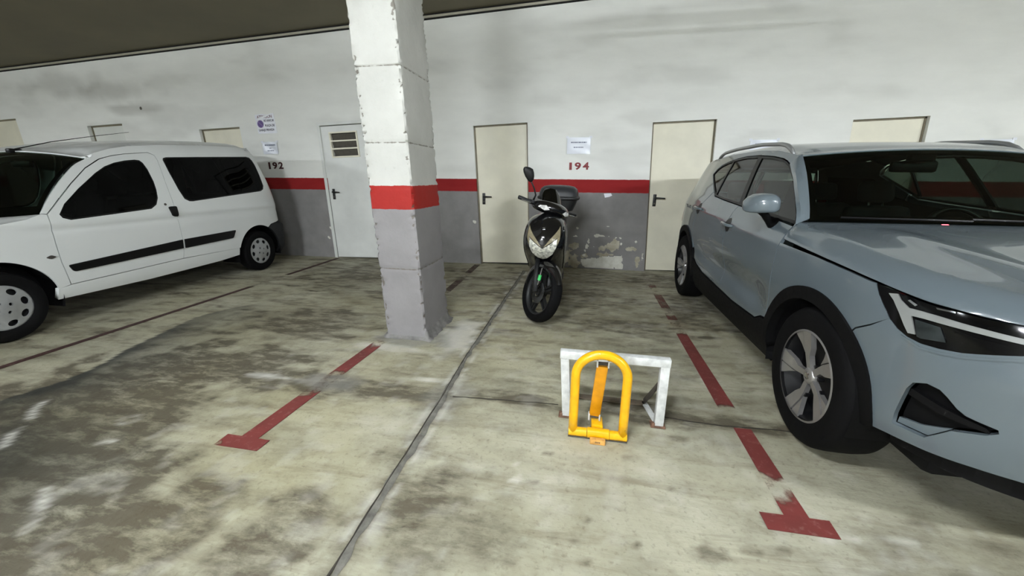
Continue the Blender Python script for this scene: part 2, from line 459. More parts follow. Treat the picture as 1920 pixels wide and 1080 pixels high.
fm = bpy.data.materials.new('stained_concrete'); fm.use_nodes = True
k = NT(fm)
n1 = k.noise(1.6, 6, 0.6, dist=0.6); n2 = k.noise(9, 6, 0.65); n3 = k.noise(45, 4, 0.6)
n4 = k.noise(3.0, 6, 0.7, mapscale=(0.5, 3.2, 1.0), dist=0.5)
c = k.mix(k.ramp(n1, 0.32, 0.68), lin((158, 155, 134)), lin((186, 184, 165)))
c = k.mix(k.math('MULTIPLY', k.attr('warm'), 0.45), c, lin((164, 156, 116)))
c = k.mix(k.math('MULTIPLY', k.ramp(n4, 0.52, 0.74), 0.55), c, lin((96, 84, 60)))
c = k.mix(k.math('MULTIPLY', k.ramp(n2, 0.5, 0.75), 0.4), c, lin((112, 103, 82)))
c = k.mix(k.math('MULTIPLY', k.ramp(n3, 0.56, 0.72), 0.35), c, lin((78, 70, 54)))
dm = k.math('MULTIPLY', k.attr('dirt'), k.math('ADD', k.ramp(k.noise(7, 7, 0.7, mapscale=(0.7, 1.8, 1), dist=0.25), 0.34, 0.60), 0.30), clamp=True)
c = k.mix(k.math('MULTIPLY', dm, 0.82), c, lin((66, 57, 43)))
c = k.mix(k.math('MULTIPLY', k.attr('grey'), 0.7), c, lin((128, 128, 123)))
c = k.mix(k.math('MULTIPLY', k.attr('wet_shade'), 0.92), c, lin((42, 43, 40)))
c = k.mix(k.math('MULTIPLY', k.attr('pale'), k.math('ADD', k.math('MULTIPLY', n2, 0.5), 0.5), clamp=True), c, lin((214, 212, 203)))
k.link(c, k.bsdf.inputs['Base Color'])
k.link(k.math('SUBTRACT', k.math('ADD', k.math('MULTIPLY', n2, 0.3), 0.5), k.math('MULTIPLY', k.attr('wet_shade'), 0.2)), k.bsdf.inputs['Roughness'])
k.bsdf.inputs['Specular IOR Level'].default_value = 0.35
hb = k.math('ADD', k.math('MULTIPLY', n4, 0.8), k.math('ADD', k.math('MULTIPLY', n3, 0.25), k.math('MULTIPLY', k.noise(16, 5, 0.6), 0.5)))
k.bump(hb, 0.35, 0.012)
me.materials.append(fm)
floor = bpy.data.objects.new('floor', me); COL.objects.link(floor); floor['kind'] = 'structure'

# mortar filled joints in the floor
def strip(name, pts, w, z, m, parent, seed=0, jag=0.3, step=0.03, kind=None):
    P = [np.array(q, float) for q in pts]; L = [0]
    for a, b in zip(P[:-1], P[1:]): L.append(L[-1] + np.linalg.norm(b - a))
    t = np.arange(0, L[-1], step); cx = np.interp(t, L, [q[0] for q in P]); cy = np.interp(t, L, [q[1] for q in P])
    tx = np.gradient(cx); ty = np.gradient(cy); l = np.hypot(tx, ty); nx_ = -ty / l; ny_ = tx / l
    v = []; f = []
    for i in range(len(t)):
        a = w * (0.5 + jag * (vnoise(np.array([t[i] * 14.0]), np.array([seed + 0.5]), seed)[0] - 0.5))
        b = w * (0.5 + jag * (vnoise(np.array([t[i] * 14.0]), np.array([seed + 7.5]), seed)[0] - 0.5))
        # a shallow channel: raised lips, sunk middle
        for o_, h in ((-a, z), (-a * 0.55, z + 0.0025), (0, z + 0.0006), (b * 0.55, z + 0.0025), (b, z)):
            v.append((cx[i] + nx_[i] * o_, cy[i] + ny_[i] * o_, h))
        if i:
            q = (i - 1) * 5
            for j in range(4): f.append((q + j, q + j + 1, q + j + 6, q + j + 5))
    return mesh_obj(name, v, f, m, parent, True, kind)
M_joint = mat('joint_mortar', (112, 110, 102), 0.85, var=0.25, vscale=14, bump=0.5)
M_crack = mat('crack_dirt', (54, 50, 42), 0.9, var=0.25, vscale=20, bump=0.5)
def wander(pts, amp, sc, seed, step=0.02):
    P = np.array(pts, float); L = np.concatenate([[0], np.cumsum(np.linalg.norm(np.diff(P, axis=0), axis=1))]); t = np.arange(0, L[-1], step)
    qx = np.interp(t, L, P[:, 0]); qy = np.interp(t, L, P[:, 1]); n_ = (fbm(t, t * 0 + seed, sc, 4, seed) - 0.5) * 2 * amp
    tx, ty = np.gradient(qx), np.gradient(qy); l = np.hypot(tx, ty)
    return list(zip(qx - ty / l * n_, qy + tx / l * n_))
strip('expansion_joint', wander(JOINT, 0.008, 4.0, 2), 0.034, 0.0, M_joint, floor, 3, 0.75, 0.02)
strip('joint_crack', wander([(q[0] - 0.014, q[1]) for q in JOINT], 0.006, 5.0, 4), 0.007, 0.0015, M_crack, floor, 5, 0.9, 0.02)
strip('floor_crack', wander([(-0.755, -3.885), (-0.41, -3.865), (-0.09, -3.86)], 0.012, 5.0, 6), 0.008, 0.0, M_crack, floor, 6, 0.95, 0.015)
strip('floor_crack', wander([(0.5, -3.868), (0.8, -3.885), (1.10, -3.872), (1.3, -3.88)], 0.016, 5.0, 7), 0.007, 0.0, M_crack, floor, 7, 0.95, 0.015)
#strip('floor_crack', wander([(-1.72, -5.12), (-1.80, -5.10), (-1.86, -5.13), (-1.84, -5.2), (-1.87, -5.3)], 0.012, 8.0, 8), 0.008, 0.0, M_crack, floor, 8, 0.95, 0.012)

# ---- painted bay lines: each line a thin coat of red paint with worn-through gaps
def paint_mat(name, rgb, wear):
    m = bpy.data.materials.new(name); m.use_nodes = True; k = NT(m)
    n = k.noise(26, 6, 0.7); n2 = k.noise(5, 4, 0.6)
    col = k.mix(k.ramp(n2, 0.3, 0.7), lin(rgb), lin(tuple(v * 0.84 for v in rgb)))
    k.link(k.mix(k.math('MULTIPLY', k.ramp(n, 0.55, 0.72), 0.4), col, lin((172, 140, 128))), k.bsdf.inputs['Base Color'])
    al = k.math('SUBTRACT', 1.0, k.math('MULTIPLY', k.ramp(n, 1 - wear - 0.04, 1 - wear + 0.02), 0.9))
    fade = k.math('MULTIPLY', al, k.math('SUBTRACT', 1.0, k.math('MULTIPLY', k.attr('wear'), k.math('ADD', k.ramp(k.noise(18, 6, 0.7), 0.30, 0.58), 0.30), clamp=True)), clamp=True)
    k.link(fade, k.bsdf.inputs['Alpha'])
    k.bsdf.inputs['Roughness'].default_value = 0.6
    return m
M_red = paint_mat('red_floor_paint', (122, 54, 50), 0.30)
M_dred = paint_mat('dark_red_floor_paint', (70, 40, 37), 0.32)
M_fred = paint_mat('faded_red_floor_paint', (120, 66, 58), 0.36)
def line_part(name, corners, m, parent, worn=(), base=0.0):
    """corners: 4 floor points; worn: list of (x, y, radius) rubbed-off spots"""
    surf = lambda u, v: (u, v, 0 * u + 0.0022)
    def wear(V):
        a = np.full(len(V), base)
        for cx, cy, r in worn:
            a = np.maximum(a, 1 - sstep(np.hypot(V[:, 0] - cx, V[:, 1] - cy) + (fbm(V[:, 0], V[:, 1], 12, 3, 71) - 0.5) * 0.12, r * 0.7, r * 1.15))
        return a
    return patch(name, surf, [corners], 0.03, m, parent, lip=0.0015, attrs={'wear': wear})
ln = thing('parking_line', 'short red T ended bay line running from the square pillar', 'floor marking', (0, 0, 0))
line_part('stripe', [(-1.722, -4.478), (-1.622, -4.478), (-1.578, -3.17), (-1.678, -3.17)], M_red, ln, [(-1.655, -3.89, 0.13), (-1.68, -4.05, 0.04), (-1.62, -3.2, 0.09)])
line_part('end_bar', [(-1.805, -4.563), (-1.552, -4.563), (-1.550, -4.479), (-1.809, -4.475)], M_red, ln, [(-1.80, -4.555, 0.018)])
line_part('rear_stripe', [(-1.62, -2.45), (-1.53, -2.45), (-1.60, -0.1), (-1.69, -0.1)], M_dred, ln, [(-1.6, -1.9, 0.3), (-1.62, -0.85, 0.25)], 0.35)
ln = thing('parking_line', 'long red T ended bay line beside the blue grey car', 'floor marking', (0, 0, 0))
line_part('stripe', [(0.868, -4.49), (0.962, -4.489), (0.962, -3.90), (0.872, -3.90)], M_red, ln, [(0.905, -4.31, 0.075)])
line_part('middle_stripe', [(0.853, -3.70), (0.950, -3.70), (0.948, -2.15), (0.860, -2.15)], M_red, ln, [(0.9, -3.74, 0.05), (0.9, -2.3, 0.25)])
line_part('rear_stripe', [(0.860, -2.149), (0.948, -2.149), (0.945, -0.1), (0.86, -0.1)], M_fred, ln, [(0.9, -1.9, 0.15), (0.9, -0.4, 0.5), (0.9, -1.1, 0.2)], 0.35)
line_part('end_bar', [(0.775, -4.576), (1.030, -4.575), (1.035, -4.488), (0.775, -4.492)], M_red, ln, [])
ln = thing('parking_line', 'dark red bay line running alongside the white van', 'floor marking', (0, 0, 0))
line_part('stripe', [(-4.075, -4.9), (-4.015, -4.9), (-4.045, -2.0), (-4.105, -2.0)], M_dred, ln, [], 0.05)
line_part('rear_stripe', [(-4.105, -2.0), (-4.045, -2.0), (-4.08, -0.08), (-4.15, -0.08)], M_dred, ln, [(-4.1, -1.6, 0.35)], 0.15)

# ---- back wall with its openings
CEIL = lambda xx: 3.642 + 0.0425 * xx
DOORS = [  # top-left x, top-right x, top z left, top z right, sill left x, sill right x, floor z l, r, recess
    (-11.30, -10.48, 2.315, 2.352, -11.21, -10.39, 0.0, 0.0, 0.05),
    (-8.86, -8.08, 2.192, 2.222, -8.77, -7.99, 0.0, 0.0, 0.07),
    (-6.50, -5.70, 2.097, 2.128, -6.42, -5.62, 0.0, 0.0, 0.06),
    (-4.223, -3.445, 2.117, 2.146, -4.165, -3.392, 0.004, 0.02, 0.012),
    (-1.697, -0.886, 2.074, 2.107, -1.609, -0.815, 0.012, 0.03, 0.05),
    (0.841, 1.654, 2.075, 2.102, 0.923, 1.735, 0.006, 0.02, 0.05),
    (3.248, 4.069, 2.061, 2.09, 3.33, 4.15, 0.0, 0.0, 0.06)]
XL, XR = -14.0, 9.5
outl = [(XL, -0.02)]
for (a, b, za, zb, c_, d, z0, z1, rc) in DOORS:
    outl += [(c_, z0 - 0.02), (a, za), (b, zb), (d, z1 - 0.02)]
outl += [(XR, -0.02), (XR, CEIL(XR)), (XL, CEIL(XL))]
def spots(V, L, amp, seed):
    xx, zz = V[:, 0], V[:, 2]; g = (fbm(xx, zz, 26, 4, seed) - 0.5) * amp; r = np.zeros(len(V))
    for cx, cz, rx, rz in L: r = np.maximum(r, 1 - sstep(np.hypot((xx - cx) / rx, (zz - cz) / rz) + g, 0.72, 1.0))
    return r
FLAKES = [(-0.101, 0.615, 0.024, 0.024), (-0.133, 0.491, 0.065, 0.014), (0.191, 0.509, 0.038, 0.034), (0.265, 0.511, 0.038, 0.014), (0.076, 0.421, 0.022, 0.038), (0.05, 0.342, 0.026, 0.045), (0.031, 0.279, 0.016, 0.018), (0.156, 0.338, 0.016, 0.016),
          (0.541, 0.482, 0.026, 0.018), (0.555, 0.399, 0.018, 0.02), (0.763, 0.436, 0.016, 0.016), (0.352, 0.65, 0.026, 0.010), (0.879, 0.19, 0.010, 0.08), (0.838, 0.012, 0.026, 0.016), (0.37, 0.507, 0.013, 0.013), (0.474, 0.487, 0.015, 0.012), (0.012, 0.207, 0.03, 0.02),
          (-1.70, 0.67, 0.02, 0.035), (-4.28, 0.33, 0.018, 0.022), (-4.2, 0.66, 0.02, 0.03), (-4.24, 0.5, 0.012, 0.03)]
PLASTER = [(-0.03, 0.135), (0.05, 0.150), (0.152, 0.178), (0.20, 0.165), (0.331, 0.212), (0.45, 0.205), (0.584, 0.222), (0.60, 0.17), (0.592, 0.11), (0.622, 0.06), (0.60, 0.01), (0.50, 0.012), (0.45, 0.028), (0.436, 0.004), (0.25, 0.004), (0.12, 0.014), (0.03, 0.03), (-0.01, 0.07)]
TAN = [(-0.149, 0.343, 0.085, 0.055), (0.396, 0.347, 0.125, 0.075), (0.293, 0.32, 0.08, 0.045), (0.465, 0.41, 0.07, 0.06), (0.693, 0.327, 0.09, 0.032), (-0.13, 0.11, 0.10, 0.11), (0.013, 0.19, 0.06, 0.04), (0.812, 0.139, 0.04, 0.09), (0.30, 0.225, 0.13, 0.03), (-0.28, 0.2, 0.1, 0.15)]
def wall_attr(V): return spots(V, TAN, 1.7, 82)
def flake_attr(V):
    w = V[:, [0, 2]] + np.stack([fbm(V[:, 0], V[:, 2], 22, 3, 84) - 0.5, fbm(V[:, 0], V[:, 2], 22, 3, 85) - 0.5], -1) * 0.035
    return np.maximum(spots(V, FLAKES, 1.5, 83), inside(w, [PLASTER]).astype(float))
def stain_attr(V):
    xx, zz = V[:, 0], V[:, 2]
    def s(cx, cz, rx, rz, a, sd): return a * (1 - sstep(np.hypot((xx - cx) / rx, (zz - cz) / rz) + (fbm(xx, zz, 3, 4, sd) - 0.5) * 1.2, 0.3, 1.2))
    r = s(-8.3, 2.72, 1.1, 0.16, 0.55, 101) + s(-7.8, 2.45, 0.7, 0.10, 0.6, 102) + s(-9.2, 2.9, 0.9, 0.2, 0.4, 103)
    r = r + 0.5 * np.exp(-((zz - (3.32 + 0.0425 * xx + 0.06 * np.sin(xx * 1.3))) / 0.05) ** 2) * sstep(xx, -1.4, -0.6) * fbm(xx, zz, 2, 3, 104)
    r = r + 0.25 * sstep(fbm(xx, zz * 3.0, 1.4, 4, 105), 0.5, 0.8)
    r = r + s(0.1, 0.62, 0.8, 0.25, 0.25, 106)
    return np.clip(r, 0, 1)
wm = bpy.data.materials.new('banded_wall_paint'); wm.use_nodes = True
k = NT(wm)
sep = k.new('ShaderNodeSeparateXYZ'); tc = k.new('ShaderNodeTexCoord'); k.link(tc.outputs['Object'], sep.inputs[0])
wz = k.math('ADD', sep.outputs[2], k.math('MULTIPLY', k.math('SUBTRACT', k.noise(14, 3), 0.5), 0.012))
n = k.noise(2.2, 5, 0.6, mapscale=(0.6, 1, 1.8)); nf = k.noise(30, 4, 0.6)
white = k.mix(k.ramp(n, 0.3, 0.75), lin((222, 223, 218)), lin((232, 233, 228)))
white = k.mix(k.math('MULTIPLY', k.attr('stain'), 0.6), white, lin((120, 118, 108)))
red = k.mix(k.ramp(n, 0.3, 0.7), lin((134, 30, 32)), lin((146, 38, 38)))
gry = k.mix(k.ramp(k.noise(4, 5, 0.6), 0.3, 0.7), lin((124, 122, 121)), lin((138, 136, 135)))
gry = k.mix(k.math('MULTIPLY', k.attr('stain'), 0.5), gry, lin((150, 146, 140)))
f_red = k.math('MULTIPLY', k.math('SUBTRACT', 1.322, wz), 400.0, clamp=True)
f_gry = k.math('MULTIPLY', k.math('SUBTRACT', 1.136, wz), 400.0, clamp=True)
c = k.mix(f_red, white, red); c = k.mix(f_gry, c, gry)
pm = k.math('MULTIPLY', k.math('SUBTRACT', k.math('ADD', k.attr('peel'), k.math('MULTIPLY', k.math('SUBTRACT', nf, 0.5), 0.5)), 0.5), 12.0, clamp=True)
plaster = k.mix(k.ramp(k.noise(7, 5, 0.6), 0.38, 0.65), lin((160, 152, 132)), lin((192, 187, 170)))
c = k.mix(pm, c, plaster)
fl_ = k.math('MULTIPLY', k.math('SUBTRACT', k.attr('flake'), 0.5), 8.0, clamp=True)
c = k.mix(fl_, c, k.mix(k.ramp(k.noise(9, 5, 0.6), 0.35, 0.65), lin((198, 196, 184)), lin((222, 221, 212))))
k.link(c, k.bsdf.inputs['Base Color']); k.bsdf.inputs['Roughness'].default_value = 0.8; k.bsdf.inputs['Specular IOR Level'].default_value = 0.2
k.bump(k.math('ADD', k.math('MULTIPLY', k.noise(5, 5, 0.6, mapscale=(0.7, 1, 2)), 0.6), k.math('SUBTRACT', k.math('MULTIPLY', nf, 0.12), k.math('MULTIPLY', pm, 0.35))), 0.35, 0.012)
wsurf = lambda u, v: (u, 0 * u, v)
patch('wall_back', wsurf, [outl], 0.055, wm, None, lip=0.14, attrs={'peel': wall_attr, 'flake': flake_attr, 'stain': stain_attr}, kind='structure',
      extra=[(a_, b_) for a_ in np.arange(-0.45, 0.90, 0.0135) for b_ in np.arange(0.03, 0.75, 0.0135)])

# ---- doors in the back wall
M_cream = mat('cream_door_paint', (222, 218, 198), 0.42, var=0.05, vscale=2.5)
M_wdoor = mat('white_door_paint', (214, 216, 212), 0.45, var=0.05, vscale=2.5, bump=0.15)
M_gloss = mat('glossy_white_door', (214, 216, 210), 0.18, var=0.03, vscale=2.0)
M_black = mat('black_plastic', (22, 22, 23), 0.45, var=0.1, vscale=30)
M_jamb = mat('door_frame_paint', (120, 112, 92), 0.6, var=0.1, vscale=10)
M_dark = mat('dark_void', (12, 12, 11), 0.9, var=0.1)
M_louv = mat('louvre_grey', (84, 80, 72), 0.6, var=0.1, vscale=20)
HANDLES = {3: (-4.108, 1.064), 4: (-1.558, 1.023), 5: (0.973, 1.036)}
for i, (a, b, za, zb, c_, d, z0, z1, rc) in enumerate(DOORS):
    q = [(c_ + 0.004, z0 + 0.004), (d - 0.004, z1 + 0.004), (b - 0.004, zb - 0.012), (a + 0.004, za - 0.012)]
    ds = lambda u, v, rc=rc: (u, 0 * u + rc, v)
    holes = []
    if i == 3:
        gr = [(-4.076, 2.02), (-3.575, 2.02), (-3.562, 1.655), (-4.05, 1.64)]
        holes = [[(-4.062, 2.005), (-3.590, 2.022), (-3.578, 1.668), (-4.04, 1.650)]]
    o = patch('door_%d' % (i + 1), ds, [q] + holes, 0.25, {3: M_wdoor, 1: M_gloss}.get(i, M_cream), None, lip=0.045, kind='structure')
    if i != 3:   # steel lining of the opening
        mb = MB()
        for (p0, p1, p2, p3) in (((a, za), (c_, z0 - 0.01), (c_ + 0.02, z0 - 0.01), (a + 0.02, za)), ((b - 0.02, zb), (d - 0.02, z1 - 0.01), (d, z1 - 0.01), (b, zb)),
                                 ((a, za - 0.02), (b, zb - 0.02), (b, zb), (a, za))):
            v = [(q_[0], yy, q_[1]) for yy in (rc - 0.012, rc + 0.05) for q_ in (p0, p1, p2, p3)]
            mb.add(v, [(0, 1, 2, 3), (4, 7, 6, 5), (0, 4, 5, 1), (1, 5, 6, 2), (2, 6, 7, 3), (3, 7, 4, 0)])
        mb.build('door_frame', M_jamb, o)
    else:        # the older white door: flat architrave, louvred vent with three dark slots
        mb = MB(); w_ = 0.045
        for (p0, p1, p2, p3) in (((a - w_, za + w_), (c_ - w_, 0.0), (c_, 0.0), (a, za)), ((b, zb), (d, 0.02), (d + w_, 0.02), (b + w_, zb + w_)), ((a - w_, za + w_), (a, za), (b, zb), (b + w_, zb + w_))):
            v = [(q_[0], yy, q_[1]) for yy in (-0.014, 0.0) for q_ in (p0, p1, p2, p3)]
            mb.add(v, [(0, 1, 2, 3), (4, 7, 6, 5), (0, 4, 5, 1), (1, 5, 6, 2), (2, 6, 7, 3), (3, 7, 4, 0)])
        mb.build('door_frame', M_wdoor, o)
        gx0, gz0, gx1, gz1 = -4.04, 1.652, -3.59, 2.004
        sh = lambda xx, zz: (xx - 0.052 * (zz - 1.65), zz + 0.036 * (xx + 4.04))
        bar = lambda x0, x1, zz0, zz1, y0, y1: ([(sh(p_, r_)[0], yy, sh(p_, r_)[1]) for yy in (y0, y1) for p_, r_ in ((x0, zz0), (x1, zz0), (x1, zz1), (x0, zz1))],
                                                [(0, 1, 2, 3), (4, 7, 6, 5), (0, 4, 5, 1), (1, 5, 6, 2), (2, 6, 7, 3), (3, 7, 4, 0)])
        MB().add(*bar(gx0, gx1, gz0, gz1, 0.085, 0.095)).build('vent_backing', M_dark, o)
        fr = MB()
        for bb in ((gx0 - 0.02, gx1 + 0.02, gz0 - 0.018, gz0 + 0.004), (gx0 - 0.02, gx1 + 0.02, gz1 - 0.004, gz1 + 0.018), (gx0 - 0.02, gx0 + 0.004, gz0, gz1), (gx1 - 0.004, gx1 + 0.02, gz0, gz1)):
            fr.add(*bar(*bb, -0.004, 0.03))
        fr.build('vent_frame', M_cream, o)
        H = (gz1 - gz0) / 3
        for j in range(3):
            if j: MB().add(*bar(gx0, gx1, gz0 + H * j - 0.011, gz0 + H * j + 0.011, -0.002, 0.03)).build('vent_bar', M_cream, o)
            v, f = bar(gx0, gx1, gz0 + H * j + 0.012, gz0 + H * (j + 1) - 0.012, 0.03, 0.04)
            v = [(vx, vy + (0.04 if q_ % 4 < 2 else 0.0), vz) for q_, (vx, vy, vz) in enumerate(v)]
            MB().add(v, f).build('vent_slat', M_louv, o)
    if i in HANDLES:
        hx, hz = HANDLES[i]; y0 = rc
        hd = MB().box((hx - 0.023, y0 - 0.012, hz - 0.085), (hx + 0.023, y0, hz + 0.085), 0.01).build('handle_plate', M_black, o, angle=40)
        mb = MB().tube([(hx, y0 - 0.005, hz + 0.035), (hx, y0 - 0.048, hz + 0.035), (hx + 0.02, y0 - 0.058, hz + 0.035), (hx + 0.135, y0 - 0.058, hz + 0.032)], [0.011, 0.011, 0.012, 0.009], 10)
        mb.build('lever', M_black, hd, angle=50)
        MB().lathe([(0.0, 0.0), (0.011, 0.0), (0.011, 0.008), (0.0, 0.008)], 14, Matrix.Translation((hx, y0 - 0.012, hz - 0.045)) @ Matrix.Rotation(PI / 2, 4, 'X')).build('key_cylinder', M_louv, hd)

# ---- ceiling, other walls, trunking
M_ceil = mat('ceiling_plaster', (118, 112, 94), 0.9, var=0.06, vscale=1.2)
M_wall2 = mat('far_wall_paint', (150, 149, 142), 0.8, var=0.06, vscale=2)
v = [(XL, 0.12, CEIL(XL)), (XR, 0.12, CEIL(XR)), (XR, -13.2, CEIL(XR)), (XL, -13.2, CEIL(XL))]
mesh_obj('ceiling', v + [(p_[0], p_[1], p_[2] + 0.2) for p_ in v], [(0, 1, 2, 3), (4, 7, 6, 5), (0, 4, 5, 1), (1, 5, 6, 2), (2, 6, 7, 3), (3, 7, 4, 0)], M_ceil, kind='structure')
for nm, lo, hi in (('wall_left', (XL - 0.1, -13.2, -0.05), (XL, 0.14, CEIL(XL))), ('wall_right', (XR, -13.2, -0.05), (XR + 0.1, 0.14, CEIL(XR))), ('wall_front', (XL, -13.2, -0.05), (XR, -13.1, CEIL(XL) - 0.0))):
    MB().box(lo, hi).build(nm, M_wall2, kind='structure')
v = []
for xx in (XL, XR): v += [(xx, -13.15, CEIL(XL) - 0.1), (xx, -13.1, CEIL(XL) - 0.1), (xx, -13.1, CEIL(xx)), (xx, -13.15, CEIL(xx))]
mesh_obj('trim_2', v, [(0, 1, 2, 3), (4, 7, 6, 5), (0, 4, 5, 1), (1, 5, 6, 2), (2, 6, 7, 3), (3, 7, 4, 0)], M_wall2, kind='structure')
# cable trunking along the top of the back wall
M_trunk = mat('trunking_plastic', (168, 164, 148), 0.5, var=0.05, vscale=3)
zt = lambda xx, o_: 3.640 + 0.0425 * xx - o_
v = []
for xx in (XL, XR):
    v += [(xx, -0.002, zt(xx, 0.055)), (xx, -0.026, zt(xx, 0.052)), (xx, -0.03, zt(xx, 0.040)), (xx, -0.026, zt(xx, 0.024)), (xx, -0.002, zt(xx, 0.021))]
mesh_obj('trim_1', v, [(0, 1, 6, 5), (1, 2, 7, 6), (2, 3, 8, 7), (3, 4, 9, 8), (4, 0, 5, 9), (0, 4, 3, 2, 1), (5, 6, 7, 8, 9)], M_trunk, kind='structure')
v = []
for xx in (XL, XR):
    v += [(xx, -0.004, zt(xx, 0.021)), (xx, -0.012, zt(xx, 0.012)), (xx, -0.006, zt(xx, 0.0)), (xx, 0.01, zt(xx, 0.0))]
mesh_obj('shadow_strip_top', v, [(0, 1, 5, 4), (1, 2, 6, 5), (2, 3, 7, 6), (3, 0, 4, 7), (0, 3, 2, 1), (4, 5, 6, 7)], M_dark, kind='structure')  # dark strip painting the shadow gap between trunking and ceiling
v = []
for xx in (XL, XR):
    v += [(xx, -0.001, zt(xx, 0.072)), (xx, -0.016, zt(xx, 0.068)), (xx, -0.016, zt(xx, 0.056)), (xx, -0.001, zt(xx, 0.055))]
mesh_obj('shadow_strip_low', v, [(0, 1, 5, 4), (1, 2, 6, 5), (2, 3, 7, 6), (3, 0, 4, 7), (0, 3, 2, 1), (4, 5, 6, 7)], M_dark, kind='structure')  # dark strip standing for the shadow line under the trunking

# ---- the square concrete pillar, chipped arrises, painted in bands
pmn = bpy.data.materials.new('pillar_paint'); pmn.use_nodes = True
k = NT(pmn)
sep = k.new('ShaderNodeSeparateXYZ'); tc = k.new('ShaderNodeTexCoord'); k.link(tc.outputs['Object'], sep.inputs[0])
wz = k.math('ADD', sep.outputs[2], k.math('MULTIPLY', k.math('SUBTRACT', k.noise(18, 3), 0.5), 0.014))
n = k.noise(3, 5, 0.6); nf = k.noise(26, 5, 0.65)
white = k.mix(k.ramp(n, 0.3, 0.7), lin((178, 178, 172)), lin((192, 192, 186)))
white = k.mix(k.math('MULTIPLY', k.ramp(nf, 0.62, 0.75), 0.35), white, lin((150, 146, 134)))
red = k.mix(k.ramp(n, 0.3, 0.7), lin((142, 16, 6)), lin((154, 22, 10)))
gry = k.mix(k.ramp(n, 0.3, 0.7), lin((126, 123, 124)), lin((138, 135, 136)))
c = k.mix(k.math('MULTIPLY', k.math('SUBTRACT', 1.268, wz), 300.0, clamp=True), white, red)
c = k.mix(k.math('MULTIPLY', k.math('SUBTRACT', 1.088, wz), 300.0, clamp=True), c, gry)
chip = k.math('MULTIPLY', k.math('SUBTRACT', k.math('ADD', k.attr('chip'), k.math('MULTIPLY', k.math('SUBTRACT', nf, 0.5), 0.9)), 0.62), 8.0, clamp=True)
c = k.mix(k.math('MULTIPLY', chip, 0.75), c, lin((92, 84, 72)))
k.link(c, k.bsdf.inputs['Base Color']); k.bsdf.inputs['Roughness'].default_value = 0.7
k.bump(k.math('ADD', k.math('MULTIPLY', nf, 0.35), k.noise(7, 4, 0.6)), 0.3, 0.015)
PX0, PX1, PY0, PY1, CH = -1.625, -1.262, -3.085, -2.53, 0.012
def ring_at(z):
    s = []; n1_, n2_ = 10, 14
    pts = [(PX0 + CH, PY0), (PX1 - CH, PY0), (PX1, PY0 + CH), (PX1, PY1 - CH), (PX1 - CH, PY1), (PX0 + CH, PY1), (PX0, PY1 - CH), (PX0, PY0 + CH)]
    for i in range(8):
        a = pts[i]; b = pts[(i + 1) % 8]; m_ = 1 if i % 2 else (n1_ if i in (0, 4) else n2_)
        for j in range(m_): s.append((a[0] + (b[0] - a[0]) * j / m_, a[1] + (b[1] - a[1]) * j / m_, 1.0 if (i % 2 or j == 0) else 0.0))
    return s
zs = np.unique(np.concatenate([np.arange(-0.02, 3.62, 0.017), [0.604, 0.61, 1.575, 1.581, 2.092, 2.098]]))
V = []; chipv = []; rng = np.random.RandomState(7)
r0 = ring_at(0); nr = len(r0); ccx, ccy = (PX0 + PX1) / 2, (PY0 + PY1) / 2
for z in zs:
    nick = rng.rand(8); ci = 0
    for (qx, qy, e) in r0:
        g = 0.004 * (vnoise(np.array([qx * 9 + qy * 7]), np.array([z * 5.0]), 3)[0] - 0.5)
        d = -g
        if e:
            nz_ = nick[ci % 8] * 0.6 + 0.5 * vnoise(np.array([z * 34.0]), np.array([ci * 3.3]), 9)[0]; ci += 1
            d += 0.013 * max(0, nz_ - 0.5) / 0.45
            chipv.append(min(1.0, max(0, nz_ - 0.42) * 2.2))
        else: chipv.append(0.0)
        for zb in (0.607, 1.578, 2.095):
            if abs(z - zb) < 0.0045: d += 0.004; chipv[-1] = max(chipv[-1], 0.72)
        sx2 = (1 if qx > ccx else -1) * (1 if abs(qx - ccx) > (PX1 - PX0) / 2 - 0.02 else 0)
        sy2 = (1 if qy > ccy else -1) * (1 if abs(qy - ccy) > (PY1 - PY0) / 2 - 0.02 else 0)
        V.append((lean(qx - sx2 * d, z), qy - sy2 * d, z))
F = []
for i in range(len(zs) - 1):
    for j in range(nr): F.append((i * nr + j, i * nr + (j + 1) % nr, (i + 1) * nr + (j + 1) % nr, (i + 1) * nr + j))
o = mesh_obj('trim_5', V, F, pmn, smooth=False, kind='structure')
o.name = 'pillar'; o['kind'] = 'structure'
o.data.attributes.new('chip', 'FLOAT', 'POINT').data.foreach_set('value', np.array(chipv, np.float32))
o.data.polygons.foreach_set('use_smooth', [True] * len(o.data.polygons)); o.data.set_sharp_from_angle(angle=math.radians(28))
